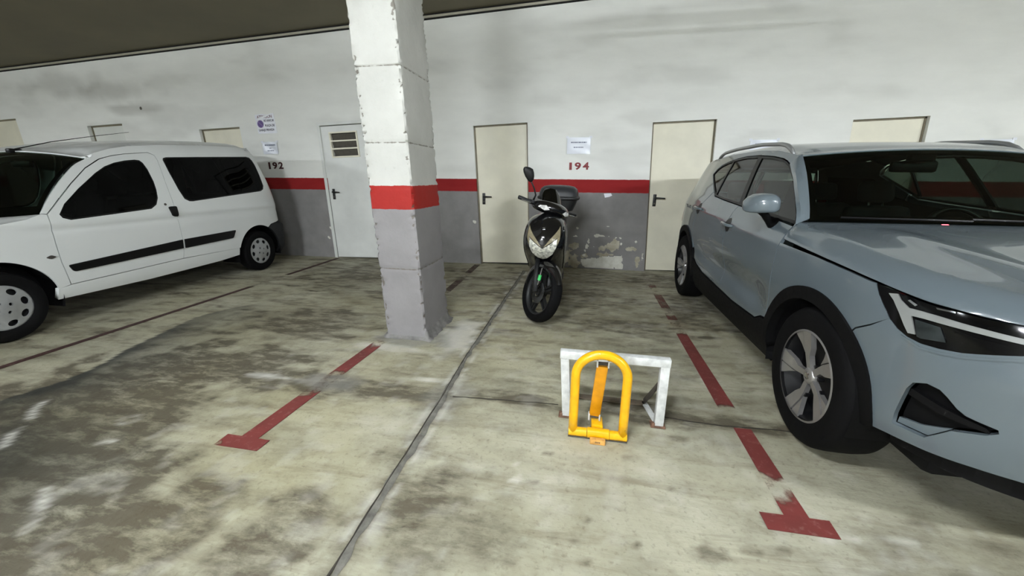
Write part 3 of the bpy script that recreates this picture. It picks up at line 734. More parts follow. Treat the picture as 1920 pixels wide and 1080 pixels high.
# mortar skirt at its foot
M_mort = mat('pillar_mortar', (124, 122, 119), 0.85, var=0.2, vscale=12, bump=0.5)
rings = []
for kz, (e, z) in enumerate(((0.045, 0.0), (0.034, 0.006), (0.014, 0.02), (0.004, 0.05), (-0.012, 0.062))):
    r_ = []
    for t in range(72):
        per = t / 72 * 4; sd = int(per); fr = per - sd
        cs = [(PX0, PY0), (PX1, PY0), (PX1, PY1), (PX0, PY1), (PX0, PY0)]
        qx = cs[sd][0] + (cs[sd + 1][0] - cs[sd][0]) * fr; qy = cs[sd][1] + (cs[sd + 1][1] - cs[sd][1]) * fr
        nxs = {0: (0, -1), 1: (1, 0), 2: (0, 1), 3: (-1, 0)}[sd]; co = (np.sign(qx - ccx), np.sign(qy - ccy))
        b = 1 if min(fr, 1 - fr) < 0.03 else 0
        j = 0.55 + 0.9 * vnoise(np.array([t * 0.7]), np.array([kz * 0.5]), 17)[0]
        if sd == 0: j *= 0.5
        ex, ey = ((co[0] * 0.8, co[1] * 0.8) if b else nxs)
        r_.append((lean(qx, z) + ex * e * j, qy + ey * e * j, z * (1.15 if sd == 1 else 0.5) * (0.6 + 0.6 * j)))
    rings.append(r_)
MB().rings(rings, caps=False).build('pillar_skirt', M_mort, o, smooth=True)

# ---- stencilled bay numbers, notices
M_num = mat('red_stencil_paint', (128, 36, 40), 0.6, var=0.08)
M_num2 = mat('dark_red_stencil_paint', (62, 20, 22), 0.6, var=0.08)
def number(txt, x0, x1, z0, z1, m, label):
    o = thing('bay_number', label, 'number', (x0, -0.002, z0), (0, -0.015, 0)); n = len(txt); cw = (x1 - x0) / (n + 0.28 * (n - 1))
    for i, ch in enumerate(txt):
        d = text_mesh('digit', ch, 1.0, m, o, ext=0.0008, off=0.034)
        me = d.data; vs = np.array([v.co[:] for v in me.vertices]); lo = vs.min(0); hi = vs.max(0); ww = cw * (0.42 if ch == '1' else 1.0)
        for v in me.vertices: v.co = ((v.co.x - lo[0]) * ww / (hi[0] - lo[0]), (v.co.y - lo[1]) * (z1 - z0) / (hi[1] - lo[1]), v.co.z)
        d.location = (i * cw * 1.28 + (cw - ww) * 0.7, 0, 0); d.rotation_euler = (PI / 2, 0, 0)
    return o
number('194', -0.298, 0.02, 1.452, 1.555, M_num, 'red bay number 194 painted on white wall above the red band')
number('192', -5.295, -4.98, 1.458, 1.568, M_num2, 'dark bay number 192 painted on white wall by the van')
M_paper = mat('notice_paper', (226, 228, 234), 0.35, var=0.03, vscale=6)
M_ink = mat('faded_ink', (112, 118, 136), 0.6, var=0.1)
M_ink2 = mat('dark_ink', (52, 46, 66), 0.6, var=0.1)
M_sleeve = glass_mat('plastic_sleeve', (0.95, 0.96, 0.97), 0.01, 0.25, 0.15)
def paper(name, label, x0, z0, x1, z1, rows, m=M_paper, tilt=0.0, sleeve=True):
    cx_, cz_ = (x0 + x1) / 2, (z0 + z1) / 2
    r = thing(name, label, 'notice', (cx_, 0, cz_), (0, tilt, 0))
    w_, h_ = (x1 - x0) / 2, (z1 - z0) / 2
    s = lambda u, v: (u, -0.004 - 0.006 * (u / w_) ** 4 - 0.004 * np.sin(v * 20 + u * 9) ** 2, v)
    patch('sheet', s, [[(-w_, -h_), (w_, -h_), (w_, h_), (-w_, h_)]], 0.03, m, r, lip=0.001)
    if sleeve:
        s2 = lambda u, v: (u, -0.0075 - 0.006 * (u / w_) ** 4 - 0.004 * np.sin(v * 20 + u * 9) ** 2, v)
        patch('plastic_sleeve', s2, [[(-w_ - 0.012, -h_ - 0.012), (w_ + 0.012, -h_ - 0.012), (w_ + 0.012, h_ + 0.015), (-w_ - 0.012, h_ + 0.015)]], 0.03, M_sleeve, r, lip=0.0005)
        for tx in (-w_, w_):
            MB().box((tx - 0.02, -0.013, h_ - 0.012), (tx + 0.02, -0.011, h_ + 0.018), 0.001).build('tape', M_paper, r)
    mb = MB(); rn = np.random.RandomState(int(abs(x0) * 100))
    for (zz, xa, xb, hh) in rows:   # lines of print too faded to read
        xx = xa
        while xx < xb:
            l = 0.012 + 0.022 * rn.rand()
            yy = -0.0062 - 0.006 * ((xx + l / 2) / w_) ** 4 - 0.004 * np.sin(zz * 20 + xx * 9) ** 2
            mb.box((xx, yy, zz), (min(xb, xx + l), yy + 0.0008, zz + hh)); xx += l + 0.005
    mb.build('print', M_ink, r, kind='stuff')
    return r
paper('paper_notice', 'white printed notice in a plastic sleeve above number 194', -0.305, 1.675, 0.022, 1.895, [(0.035, -0.11, 0.11, 0.016), (-0.03, -0.07, 0.07, 0.014)], tilt=0.0)
paper('paper_notice', 'small white notice in plastic sleeve below the parking warning sign', -5.305, 1.70, -5.03, 1.885, [(0.035, -0.1, 0.1, 0.02), (-0.01, -0.02, 0.02, 0.012), (-0.05, -0.06, 0.06, 0.014)], tilt=-0.02)
paper('paper_notice', 'white notice on wall half hidden behind the car roof', 2.10, 1.62, 2.43, 1.835, [(0.05, -0.1, 0.1, 0.014)], tilt=-0.01)
paper('paper_notice', 'pale notice on wall at right edge of the picture', 4.66, 1.63, 4.99, 1.81, [(0.03, -0.09, 0.09, 0.03), (-0.02, -0.09, 0.09, 0.02)], tilt=-0.02)
# the parking warning
sg = thing('warning_sign', 'torn white garage warning sign with purple no parking roundel', 'sign', (-5.185, 0, 2.165), (0, -0.03, 0))
s = lambda u, v: (u, -0.005 - 0.01 * np.clip(v - 0.06, 0, 1) * (1 + np.sin(u * 20)), v)
patch('sheet', s, [[(-0.17, -0.145), (0.185, -0.15), (0.17, 0.155), (0.05, 0.135), (-0.06, 0.15), (-0.185, 0.14), (-0.18, 0.0)]], 0.03, M_paper, sg, lip=0.001)
M_sticker = mat('torn_shiny_tape', (236, 238, 240), 0.15, var=0.03)
s2 = lambda u, v: (u, -0.008 - 0.01 * np.clip(v - 0.06, 0, 1) * (1 + np.sin(u * 20)), v)
patch('torn_tape', s2, [[(-0.165, 0.075), (-0.02, 0.118), (0.14, 0.155), (0.10, 0.132), (0.0, 0.095), (-0.10, 0.062)]], 0.03, M_sticker, sg, lip=0.001)
RX = (PI / 2, 0, 0)
for txt, zz, xx, sz, wd in (('ATENCIÓN', 0.085, -0.145, 0.062, 0.88), ('NO APARCAR', 0.03, -0.03, 0.048, 0.62), ('PLAZA DE', -0.045, -0.02, 0.05, 0.80), ('GARAJE PRIVADA', -0.11, -0.15, 0.05, 0.75)):
    m_ = mat('maroon_ink', (96, 42, 52), 0.6) if txt.startswith('ATEN') else M_ink2
    text_mesh('lettering', txt, sz, m_, sg, (xx, -0.0075 if zz < 0.08 else -0.0072, zz), RX, 0.0003, 0.0008, sx=wd)
M_purple = mat('purple_ink', (92, 72, 132), 0.5, var=0.06); M_plum = mat('plum_ink', (120, 96, 150), 0.5, var=0.06)
ro = MB().prism(circle(-0.10, 0.0, 0.056, 28), 0.0, 0.001, Matrix.Translation((0, -0.0062, 0)) @ Matrix.Rotation(PI / 2, 4, 'X')).build('roundel', M_purple, sg)
MB().prism(circle(-0.10, 0.0, 0.058, 28), 0.0, 0.0014, Matrix.Translation((0, -0.0062, 0)) @ Matrix.Rotation(PI / 2, 4, 'X'), holes=[circle(-0.10, 0.0, 0.048, 28)]).build('roundel_rim', M_plum, ro)
MB().prism([(-0.142, 0.028), (-0.130, 0.038), (-0.058, -0.028), (-0.070, -0.038)], 0.0, 0.0016, Matrix.Translation((0, -0.0062, 0)) @ Matrix.Rotation(PI / 2, 4, 'X')).build('roundel_bar', M_plum, ro)
sr = thing('paper_scrap', 'torn white paper scrap stuck on wall just below the red band', 'paper', (0.313, 0, 1.103))
patch('sheet', lambda u, v: (u, -0.003 - 0.004 * np.sin(u * 40) ** 2, v), [[(-0.060, 0.022), (0.041, 0.027), (0.060, -0.005), (0.02, -0.024), (-0.041, -0.036)]], 0.012, M_paper, sr, lip=0.001)
# wall plug hole
tag(MB().lathe([(0.0, 0.002), (0.022, 0.002), (0.026, 0.0), (0.016, -0.006), (0.0, -0.006)], 16, Matrix.Translation((-7.596, -0.001, 2.455)) @ Matrix.Rotation(PI / 2, 4, 'X')).build('wall_plug', M_louv), 'small grey plug in white wall above the van roof', 'plug')

# ---- the lamps
M_lampw = mat('lamp_enamel', (205, 205, 200), 0.4, var=0.03)
for i, (lx, ly, lz, le) in enumerate(LAMPS):
    M_tube = mat('lit_tube', (244, 250, 255), 0.4, var=0.0, emit=le)
    L = thing('ceiling_lamp', ['single batten lamp hanging nearest the viewer over the middle bay', 'batten lamp farthest to the left beyond the white van', 'added fill batten lamp behind the viewer in line with the white van',
              'batten lamp behind the viewer in line with the blue grey car', 'batten lamp farthest to the right beyond the blue grey car'][i], 'lamp', (lx, ly, lz))
    MB().box((-0.66, -0.13, -0.03), (0.66, 0.13, -0.018), 0.004).box((-0.64, -0.03, -0.03), (0.64, 0.03, 0.025), 0.004).build('reflector', M_lampw, L)
    for yy in (-0.06, 0.06):
        MB().tube([(-0.6, yy, -0.062), (0.6, yy, -0.062)], 0.013, 10).build('tube', M_tube, L)
    for xx in (-0.63, 0.63):
        MB().box((xx - 0.012, -0.09, -0.085), (xx + 0.012, 0.09, -0.028), 0.003).build('lamp_holder', M_lampw, L)
    for xx in (-0.45, 0.45):
        MB().tube([(xx, 0, -0.01), (xx, 0, CEIL(lx + xx) - lz)], 0.006, 8).build('hanger_rod', M_lampw, L)

# ================================================================== THE BLUE GREY CAR (nose towards the viewer)
# car frame: s runs from the front axle to the rear, w is the half width, z up
VU = [-1.744, -1.494, -1.244, -1.021, -0.839, -0.676, -0.506, -0.30, 0.0, 0.6, 1.4, 2.2, 2.7, 3.101, 3.308, 3.486, 3.70, 3.953, 4.223, 4.493]
VS = [-0.855, -0.865, -0.855, -0.82, -0.755, -0.65, -0.50, -0.30, 0.0, 0.6, 1.4, 2.2, 2.7, 3.10, 3.30, 3.44, 3.52, 3.555, 3.562, 3.555]
VW = [-0.25, 0.0, 0.25, 0.47, 0.64, 0.765, 0.845, 0.895, 0.922, 0.928, 0.93, 0.926, 0.913, 0.885, 0.83, 0.72, 0.52, 0.27, 0.0, -0.27]
def v_belt(u): return np.interp(u, [-0.5, 0.5, 1.46, 2.11, 2.6, 3.4], [1.06, 1.068, 1.125, 1.17, 1.21, 1.22])
def v_body(u, z):
    u = np.asarray(u, float); z = np.asarray(z, float)
    e = 1e-3
    s = crom(u, VU, VS); w = crom(u, VU, VW)
    ts = crom(u + e, VU, VS) - crom(u - e, VU, VS); tw = crom(u + e, VU, VW) - crom(u - e, VU, VW)
    l = np.hypot(ts, tw) + 1e-12; ns, nw = -tw / l, ts / l
    zz = np.where(z > 0.9, 0.9 + (z - 0.9) * np.clip((1.09 - 0.9) / (v_belt(u) - 0.9), 0, 1.3), z)
    zz = np.where(z > v_belt(u), 1.09 + (z - v_belt(u)), zz)
    o_s = spl(zz, [0.15, 0.25, 0.35, 0.45, 0.55, 0.65, 0.75, 0.85, 0.95, 1.02, 1.06, 1.09, 1.15, 1.25, 1.35, 1.45, 1.52, 1.57, 1.62],
              [0.12, 0.07, 0.03, 0.014, 0.010, 0.006, 0.0, 0.002, 0.012, 0.034, 0.058, 0.080, 0.104, 0.146, 0.192, 0.243, 0.288, 0.335, 0.42])
    zc = 0.60 + 0.03 * (u - 1.4)
    o_s = o_s + 0.034 * np.exp(-((z - zc) / np.where(z < zc, 0.07, 0.12)) ** 2) * sstep(u, 0.45, 0.75) * (1 - sstep(u, 2.0, 2.4))
    o_s = o_s - 0.010 * np.exp(-((z - (0.965 + 0.045 * (u - 1.0))) / 0.035) ** 2) * sstep(u, 0.3, 0.7)      # shoulder line
    o_f = spl(z, [0.15, 0.22, 0.30, 0.40, 0.52, 0.66, 0.76, 0.84, 0.90, 0.95, 1.02], [0.24, 0.16, 0.06, 0.015, 0.0, 0.0, 0.016, 0.030, 0.048, 0.085, 0.18])
    o_r = spl(z, [0.15, 0.25, 0.35, 0.55, 0.75, 0.95, 1.10, 1.25, 1.40, 1.55], [0.16, 0.06, 0.0, 0.0, 0.03, 0.05, 0.09, 0.18, 0.29, 0.42])
    F = 1 - sstep(u, -0.95, -0.30); R = sstep(u, 2.9, 3.6)
    o = o_s * (1 - F) * (1 - R) + o_f * F + o_r * R
    return w + nw * o * -1, s - ns * o, z + 0 * u
def near(surf, sg=-1):
    def f(u, v):
        a, b, c = surf(u, v); return sg * a, b, c
    return f
M_vpaint = mat('blue_grey_car_paint', (95, 105, 111), 0.27, metal=0.0, coat=0.75, spec=0.4, var=0.004, vscale=2, rvar=0.0)
M_clad = mat('black_cladding', (8, 8, 9), 0.7, var=0.08, vscale=40, spec=0.15)
M_gblack = mat('gloss_black', (8, 8, 9), 0.1, var=0.05, coat=0.0, rvar=0.04, spec=0.35)
M_trim = mat('satin_black_trim', (10, 10, 11), 0.4, var=0.06, spec=0.25)
M_tyre = mat('tyre_rubber', (9, 9, 10), 0.8, var=0.12, vscale=30, spec=0.12)
M_rimd = mat('dark_alloy', (16, 16, 18), 0.4, var=0.08)
M_alloy = mat('machined_alloy', (176, 174, 172), 0.34, metal=0.75, var=0.05, vscale=12)
M_chrome = mat('chrome', (215, 216, 218), 0.12, metal=1.0, var=0.03, rvar=0.04)
M_lampw2 = mat('lamp_light_guide', (138, 140, 139), 0.35, var=0.04, coat=0.6)
M_lens = mat('lamp_reflector', (70, 76, 78), 0.18, metal=0.6, var=0.2, vscale=14)
M_cabin = mat('cabin_fabric', (20, 21, 22), 0.85, var=0.1, vscale=20)
M_redl = mat('red_lens', (120, 16, 18), 0.2, coat=1.0, var=0.06)
M_glass = glass_mat('car_glass', (0.62, 0.72, 0.66), 0.03)
M_wind = glass_mat('windscreen_glass', (0.30, 0.40, 0.34), 0.01, 0.02, 0.5)
M_rail = mat('satin_rail', (150, 152, 152), 0.32, metal=0.5, var=0.04)

suv = thing('car', 'blue grey sport utility car parked at right nose towards viewer', 'car', (2.06, -3.91, 0))

def nearest_field(outline, cfun, R, rear_free=None):
    """height field that runs down to the outline's own height within R of it"""
    O = np.asarray(outline, float)
    def f(u, v):
        u = np.asarray(u, float); v = np.asarray(v, float); d = np.full(u.shape, 1e9); zb = np.zeros(u.shape)
        for a, b in zip(O, np.roll(O, -1, 0)):
            L = (b[0] - a[0])**2 + (b[1] - a[1])**2 + 1e-12
            t = np.clip(((u - a[0]) * (b[0] - a[0]) + (v - a[1]) * (b[1] - a[1])) / L, 0, 1)
            q = np.hypot(u - a[0] - t * (b[0] - a[0]), v - a[1] - t * (b[1] - a[1]))
            m_ = q < d; d = np.where(m_, q, d); zb = np.where(m_, a[2] + t * (b[2] - a[2]), zb)
        x_ = np.clip(d / R, 0, 1); g = np.sqrt(np.clip(1 - (1 - x_)**2, 0, 1)) * 0.75 + 0.25 * x_ * x_ * (3 - 2 * x_)
        return u, v, zb + (cfun(u, v) - zb) * g
    return f

def dens(pts, step=0.03):
    P = np.array(pts, float); out = [P[0]]
    for a, b in zip(P[:-1], P[1:]):
        n = max(1, int(np.linalg.norm(b - a) / step))
        for j in range(1, n + 1): out.append(a + (b - a) * j / n)
    return np.array(out)
def on(surf, pts, step=0.03):
    q = dens(pts, step); a, b, c = surf(q[:, 0], q[:, 1]); return np.stack([a, b, c], -1)

def loftc(name, curves, m, parent, n_out=24, bulge=0.0, thick=0.012):
    """sheet lofted between 3D polylines (each resampled), a little thickness"""
    C_ = []
    for c in curves:
        c = np.asarray(c, float); L = np.concatenate([[0], np.cumsum(np.linalg.norm(np.diff(c, axis=0), axis=1))]); t = np.linspace(0, L[-1], n_out)
        C_.append(np.stack([np.interp(t, L, c[:, i]) for i in range(3)], -1))
    G = np.array(C_); k_, n = G.shape[:2]
    tu = np.gradient(G, axis=1); tv = np.gradient(G, axis=0); N = np.cross(tu, tv); N /= np.linalg.norm(N, axis=2, keepdims=True) + 1e-12
    V = list(G.reshape(-1, 3)) + list((G - N * thick).reshape(-1, 3)); F = []; o = k_ * n
    for i in range(k_ - 1):
        for j in range(n - 1):
            a, b, c, d = i * n + j, i * n + j + 1, (i + 1) * n + j + 1, (i + 1) * n + j
            F += [(a, b, c, d), (a + o, d + o, c + o, b + o)]
    for i in range(k_ - 1):
        for j in (0, n - 1):
            a, b = i * n + j, (i + 1) * n + j; F.append((a, b, b + o, a + o))
    for j in range(n - 1):
        for i in (0, k_ - 1):
            a, b = i * n + j, i * n + j + 1; F.append((a, b, b + o, a + o))
    return mesh_obj(name, V, F, m, parent, angle=35)

SEAM = [(0.482, 0.979), (0.116, 0.957), (-0.142, 0.938), (-0.286, 0.924)]
HFRONT = [(-0.286, 0.924), (-0.393, 0.910), (-0.489, 0.898), (-0.628, 0.892), (-0.716, 0.890), (-0.85, 0.888), (-1.02, 0.892), (-1.25, 0.900), (-1.494, 0.905)]
HLOW = [(-0.286, 0.923), (-0.313, 0.883), (-0.336, 0.857), (-0.382, 0.807), (-0.419, 0.780), (-0.458, 0.763), (-0.505, 0.755), (-0.555, 0.757), (-0.612, 0.766), (-0.676, 0.785), (-0.736, 0.803), (-0.86, 0.835)]
DLO = [(0.504, 1.073), (0.88, 1.096), (1.412, 1.130), (1.756, 1.152), (2.07, 1.177), (2.25, 1.262), (2.492, 1.383), (2.44, 1.432), (2.377, 1.460), (2.265, 1.486), (2.073, 1.508), (1.885, 1.518), (1.638, 1.513), (1.366, 1.491), (1.185, 1.467), (1.105, 1.448), (1.008, 1.416), (0.825, 1.316), (0.667, 1.209), (0.566, 1.133)]
SILL = [(2.263, 0.539), (2.12, 0.497), (1.879, 0.461), (1.065, 0.428), (0.647, 0.440), (0.57, 0.478), (0.50, 0.488)]
FC, RC, AR = (0.05, 0.345), (2.715, 0.365), 0.452
def arc(c, r, a0, a1, n=24): return [(c[0] + r * math.cos(math.radians(a0 + (a1 - a0) * i / n)), c[1] + r * math.sin(math.radians(a0 + (a1 - a0) * i / n))) for i in range(n + 1)]
def roof_z(u): return np.interp(u, [0.98, 1.15, 1.35, 1.7, 2.2, 2.6, 2.9, 3.2, 3.5], [1.480, 1.505, 1.535, 1.560, 1.558, 1.535, 1.508, 1.470, 1.43])
wsB = lambda t: (0.775 * t, 0.405 + 0.125 * t * t, 1.108 - 0.012 * t * t)
wsT = lambda t: (0.662 * t, 0.93 + 0.045 * t * t, 1.512 - 0.034 * t * t)
def v_wind(u, v):
    b = wsB(u); t = wsT(u); q = v
    bul = 4 * q * (1 - q) * 0.03 * (1 - 0.6 * u * u)
    return b[0] + (t[0] - b[0]) * q, b[1] + (t[1] - b[1]) * q - bul * 0.6, b[2] + (t[2] - b[2]) * q + bul * 0.5

for sg in (-1, 1):
    nb = near(v_body, sg); fl = sg < 0
    P = lambda nm, poly, m, st=0.035, lip=0.02, off=0.0, par=suv: patch(nm, nb, poly if isinstance(poly[0][0], (list, tuple, np.ndarray)) else [poly], st, m, par, lip=lip, off=off, flip=fl)
    # front wing
    P('fender', [(0.496, 0.494)] + [(0.496, 0.966)] + [(q[0], q[1] - 0.003) for q in SEAM[1:]] + HLOW[1:4] + [(-0.316, 0.759), (-0.252, 0.720)] + arc(FC, AR - 0.012, 129, 20), M_vpaint)
    # doors
    P('front_door', [(0.503, 0.494), (0.503, 0.98), (0.52, 1.06)] + [(0.88, 1.088), (1.412, 1.122)] + [(1.420, 1.10), (1.405, 0.80), (1.36, 0.447)] + [(1.065, 0.435), (0.647, 0.447), (0.57, 0.485)], M_vpaint)
    rdoor = P('rear_door', [(1.367, 0.447), (1.412, 0.80), (1.427, 1.10), (1.422, 1.123), (1.756, 1.144), (2.07, 1.169), (2.16, 1.21), (2.36, 1.02), (2.40, 0.86)] + arc(RC, AR + 0.06, 133, 160, 8) + [(2.12, 0.504), (1.879, 0.468)], M_vpaint)
    # rear quarter with the C pillar
    rq = [(2.41, 0.86), (2.37, 1.02), (2.17, 1.215), (2.25, 1.254), (2.50, 1.378)] + [(2.475, 1.42), (2.39, 1.468), (2.55, 1.515), (2.9, 1.508), (3.2, 1.470), (3.38, 1.44), (3.44, 1.20), (3.20, 1.18), (3.17, 0.82), (3.22, 0.72)] + arc(RC, AR - 0.012, 37, 153)
    P('rear_quarter', rq[:-6] + [(2.33, 0.63)], M_vpaint)
    # cantrail above the doors
    P('cantrail', [(1.008, 1.424)] + [(1.105, 1.456), (1.185, 1.475), (1.366, 1.499), (1.638, 1.521), (1.885, 1.526), (2.073, 1.516), (2.265, 1.494), (2.385, 1.468), (2.55, 1.515)] + [(2.6, 1.534), (2.2, 1.557), (1.7, 1.559), (1.35, 1.534), (1.15, 1.504), (1.0, 1.482)], M_vpaint, 0.03)
    # A pillar between side window and windscreen
    dl = on(nb, [(0.500, 1.066), (0.562, 1.141), (0.663, 1.217), (0.821, 1.324), (1.008, 1.424)])
    tt = np.linspace(0, 1, 20); ed = np.stack([sg * v_wind(np.ones(20), tt)[0], v_wind(np.ones(20), tt)[1], v_wind(np.ones(20), tt)[2]], -1)
    Lr = lambda c: np.stack([np.interp(np.linspace(0, 1, 20), np.linspace(0, 1, len(c)), c[:, i]) for i in range(3)], -1)
    dl = Lr(dl); outw = np.array([sg * 0.016, -0.018, 0.012])[None] * np.sin(np.linspace(0.05, 0.97, 20) * PI)[:, None] ** 0.5
    loftc('a_pillar', [dl, dl * 0.7 + ed * 0.3 + outw * 0.8, dl * 0.3 + ed * 0.7 + outw * 0.8, ed + np.array([0, -0.004, 0.004])], M_vpaint, suv)
    # window surround and panes
    inn = [((q[0] - 1.5) * 0.985 + 1.5, (q[1] - 1.3) * 0.925 + 1.302) for q in DLO]
    P('window_trim', [DLO, inn], M_trim, 0.03, 0.016, 0.002)
    P('door_pillar', [(1.361, 1.135), (1.43, 1.139), (1.625, 1.502), (1.553, 1.497)], M_trim, 0.03, 0.014, 0.001)
    P('quarter_bar', [(2.045, 1.188), (2.075, 1.20), (2.135, 1.49), (2.105, 1.495)], M_trim, 0.03, 0.012, 0.001)
    fw_ = [(0.76, 1.098), (1.362, 1.137), (1.552, 1.494), (1.366, 1.482), (1.185, 1.458), (1.105, 1.440), (1.008, 1.408), (0.86, 1.325)]
    P('front_window', fw_, M_glass, 0.05, 0.003, -0.006)
    P('rear_window', [(1.432, 1.141), (1.756, 1.160), (2.05, 1.19), (2.108, 1.492), (1.885, 1.510), (1.632, 1.503)], M_glass, 0.05, 0.003, -0.006)
    P('quarter_window', [(2.078, 1.195), (2.24, 1.27), (2.465, 1.384), (2.36, 1.452), (2.26, 1.478), (2.137, 1.488)], M_glass, 0.05, 0.003, -0.006)
    P('mirror_sail', [(0.53, 1.082), (0.755, 1.097), (0.855, 1.32), (0.80, 1.29), (0.67, 1.20), (0.57, 1.127)], M_gblack, 0.04, 0.006, -0.002)
    # sill cladding and arch cladding
    P('sill_cladding', [(0.47, 0.482), (0.50, 0.482), (0.57, 0.472), (0.647, 0.434), (1.065, 0.422), (1.879, 0.455), (2.12, 0.491), (2.27, 0.535)] + [(2.29, 0.22), (0.47, 0.22)], M_clad, 0.04, 0.04, 0.006)
    P('arch_cladding', arc(FC, AR + 0.008, -3, 182, 40) + arc(FC, AR - 0.058, 182, -3, 36), M_clad, 0.03, 0.05, 0.012)
    P('arch_cladding', arc(RC, AR + 0.008, 0, 184, 40) + arc(RC, AR - 0.058, 184, 0, 36), M_clad, 0.03, 0.05, 0.012)
    for c_ in (FC, RC):   # wheel housings
        mb = MB(); a_ = arc((c_[0], c_[1]), AR - 0.045, -15, 195, 30)
        v = [(sg * ww, q[0], max(q[1], 0.2)) for ww in (0.895, 0.60) for q in a_]; n = len(a_)
        mb.add(v, [(i, i + 1, n + i + 1, n + i) for i in range(n - 1)] + [tuple(range(n, 2 * n))]).build('wheel_housing', M_clad, suv)
    # front bumper half with the corner intake
    intake = [(-0.484, 0.41), (-0.485, 0.453), (-0.494, 0.52), (-0.502, 0.572), (-0.516, 0.604), (-0.555, 0.622), (-0.592, 0.618), (-0.615, 0.602), (-0.645, 0.575), (-0.67, 0.561), (-0.70, 0.556), (-0.744, 0.550), (-0.748, 0.538), (-0.724, 0.518), (-0.651, 0.490), (-0.588, 0.418)]
    bump = HLOW[3:] + [(-0.93, 0.835), (-0.95, 0.80), (-0.93, 0.62), (-1.0, 0.53), (-1.494, 0.51), (-1.494, 0.40), (-0.95, 0.398), (-0.816, 0.394), (-0.718, 0.385), (-0.602, 0.368), (-0.464, 0.353), (-0.405, 0.343)] + arc(FC, AR - 0.012, 180, 130)[1:] + [(-0.256, 0.714), (-0.318, 0.753)]
    bm_ = P('front_bumper', [bump, intake], M_vpaint, 0.03)
    itk = P('bumper_intake', intake, M_clad, 0.03, 0.0, -0.045)
    P('intake_vane', [(-0.51, 0.575), (-0.60, 0.555), (-0.72, 0.538), (-0.735, 0.522), (-0.60, 0.527), (-0.505, 0.548)], M_clad, 0.03, 0.02, -0.012, itk)
    P('intake_floor', [(-0.488, 0.414), (-0.588, 0.421), (-0.645, 0.487), (-0.56, 0.45), (-0.492, 0.44)], M_vpaint, 0.02, 0.01, -0.02, itk)
    P('lower_lip', [(-0.41, 0.338), (-0.464, 0.348), (-0.602, 0.363), (-0.718, 0.380), (-0.816, 0.389), (-0.95, 0.393), (-1.494, 0.395), (-1.494, 0.27), (-0.42, 0.25), (-0.41, 0.30)], M_clad, 0.04, 0.02, -0.07)
    # headlight with its T shaped light guide
    hl = P('headlight', HFRONT[:6] + [(-0.93, 0.885), (-0.93, 0.838)] + HLOW[::-1][:-1], M_gblack, 0.025, 0.02, -0.003)
    T_ = [(-0.352, 0.900), (-0.384, 0.907), (-0.401, 0.889), (-0.436, 0.868), (-0.479, 0.869), (-0.529, 0.867), (-0.586, 0.863), (-0.638, 0.860), (-0.726, 0.855), (-0.86, 0.855), (-0.86, 0.840), (-0.73, 0.838), (-0.642, 0.842), (-0.592, 0.843), (-0.536, 0.844), (-0.49, 0.845), (-0.452, 0.843), (-0.482, 0.781), (-0.459, 0.778), (-0.440, 0.801), (-0.410, 0.842), (-0.378, 0.880)]
    P('light_guide', T_, M_lampw2, 0.02, 0.005, 0.003, hl)
    P('lamp_lens', [(-0.466, 0.834), (-0.54, 0.831), (-0.567, 0.785), (-0.50, 0.773), (-0.487, 0.776)], M_lens, 0.02, 0.004, 0.0015, hl)
    P('lamp_lens', [(-0.575, 0.828), (-0.70, 0.826), (-0.69, 0.803), (-0.60, 0.782)], M_gblack, 0.02, 0.004, 0.0015, hl)
    P('chrome_strip', [(-0.515, 0.888), (-0.562, 0.889), (-0.562, 0.894), (-0.51, 0.893)], M_chrome, 0.02, 0.003, 0.002, hl)
    P('chrome_strip', [(-0.424, 0.893), (-0.452, 0.880), (-0.458, 0.886), (-0.43, 0.898)], M_chrome, 0.02, 0.003, 0.002, hl)
    P('bumper_crease', [(-0.44, 0.764), (-0.505, 0.744), (-0.555, 0.747), (-0.612, 0.756), (-0.676, 0.775), (-0.86, 0.826), (-0.86, 0.820), (-0.676, 0.766), (-0.612, 0.747), (-0.555, 0.738), (-0.505, 0.735), (-0.44, 0.756)], M_vpaint, 0.02, 0.004, 0.004, bm_)
    # grille half (out of the picture, but there)
    gr = P('grille', [(-0.95, 0.80), (-0.93, 0.62), (-1.0, 0.53), (-1.494, 0.51), (-1.494, 0.898), (-1.25, 0.893), (-1.02, 0.885), (-0.935, 0.88), (-0.935, 0.835)], M_gblack, 0.05, 0.01, -0.03)
    for j in range(6): P('grille_bar', [(-0.98 - 0.08 * j, 0.57), (-1.0 - 0.08 * j, 0.57), (-1.0 - 0.08 * j, 0.83), (-0.98 - 0.08 * j, 0.83)], M_trim, 0.05, 0.015, -0.008, gr)
    # tail: lamp, tailgate half, rear bumper half
    P('tail_lamp', [(3.20, 1.185), (3.44, 1.195), (3.46, 1.02), (3.70, 0.98), (3.70, 0.90), (3.28, 0.86), (3.175, 0.83)], M_redl, 0.03, 0.02, 0.006)
    tg = P('tailgate', [[(3.45, 1.20), (3.39, 1.44), (3.5, 1.43), (4.223, 1.44), (4.223, 0.62), (3.5, 0.62), (3.36, 0.865), (3.71, 0.895), (3.71, 0.985), (3.465, 1.025)], [(3.56, 1.20), (3.50, 1.40), (3.58, 1.415), (4.20, 1.42), (4.20, 1.16)]], M_vpaint, 0.05)
    P('rear_screen', [(3.55, 1.19), (3.49, 1.40), (3.58, 1.42), (4.223, 1.425), (4.223, 1.155)], M_glass, 0.06, 0.002, -0.008)
    P('rear_bumper', [(3.225, 0.71), (3.175, 0.81), (3.28, 0.85), (3.36, 0.855), (3.49, 0.61), (4.223, 0.61), (4.223, 0.25), (3.2, 0.22)] + arc(RC, AR - 0.012, -5, 35, 10), M_vpaint, 0.05)
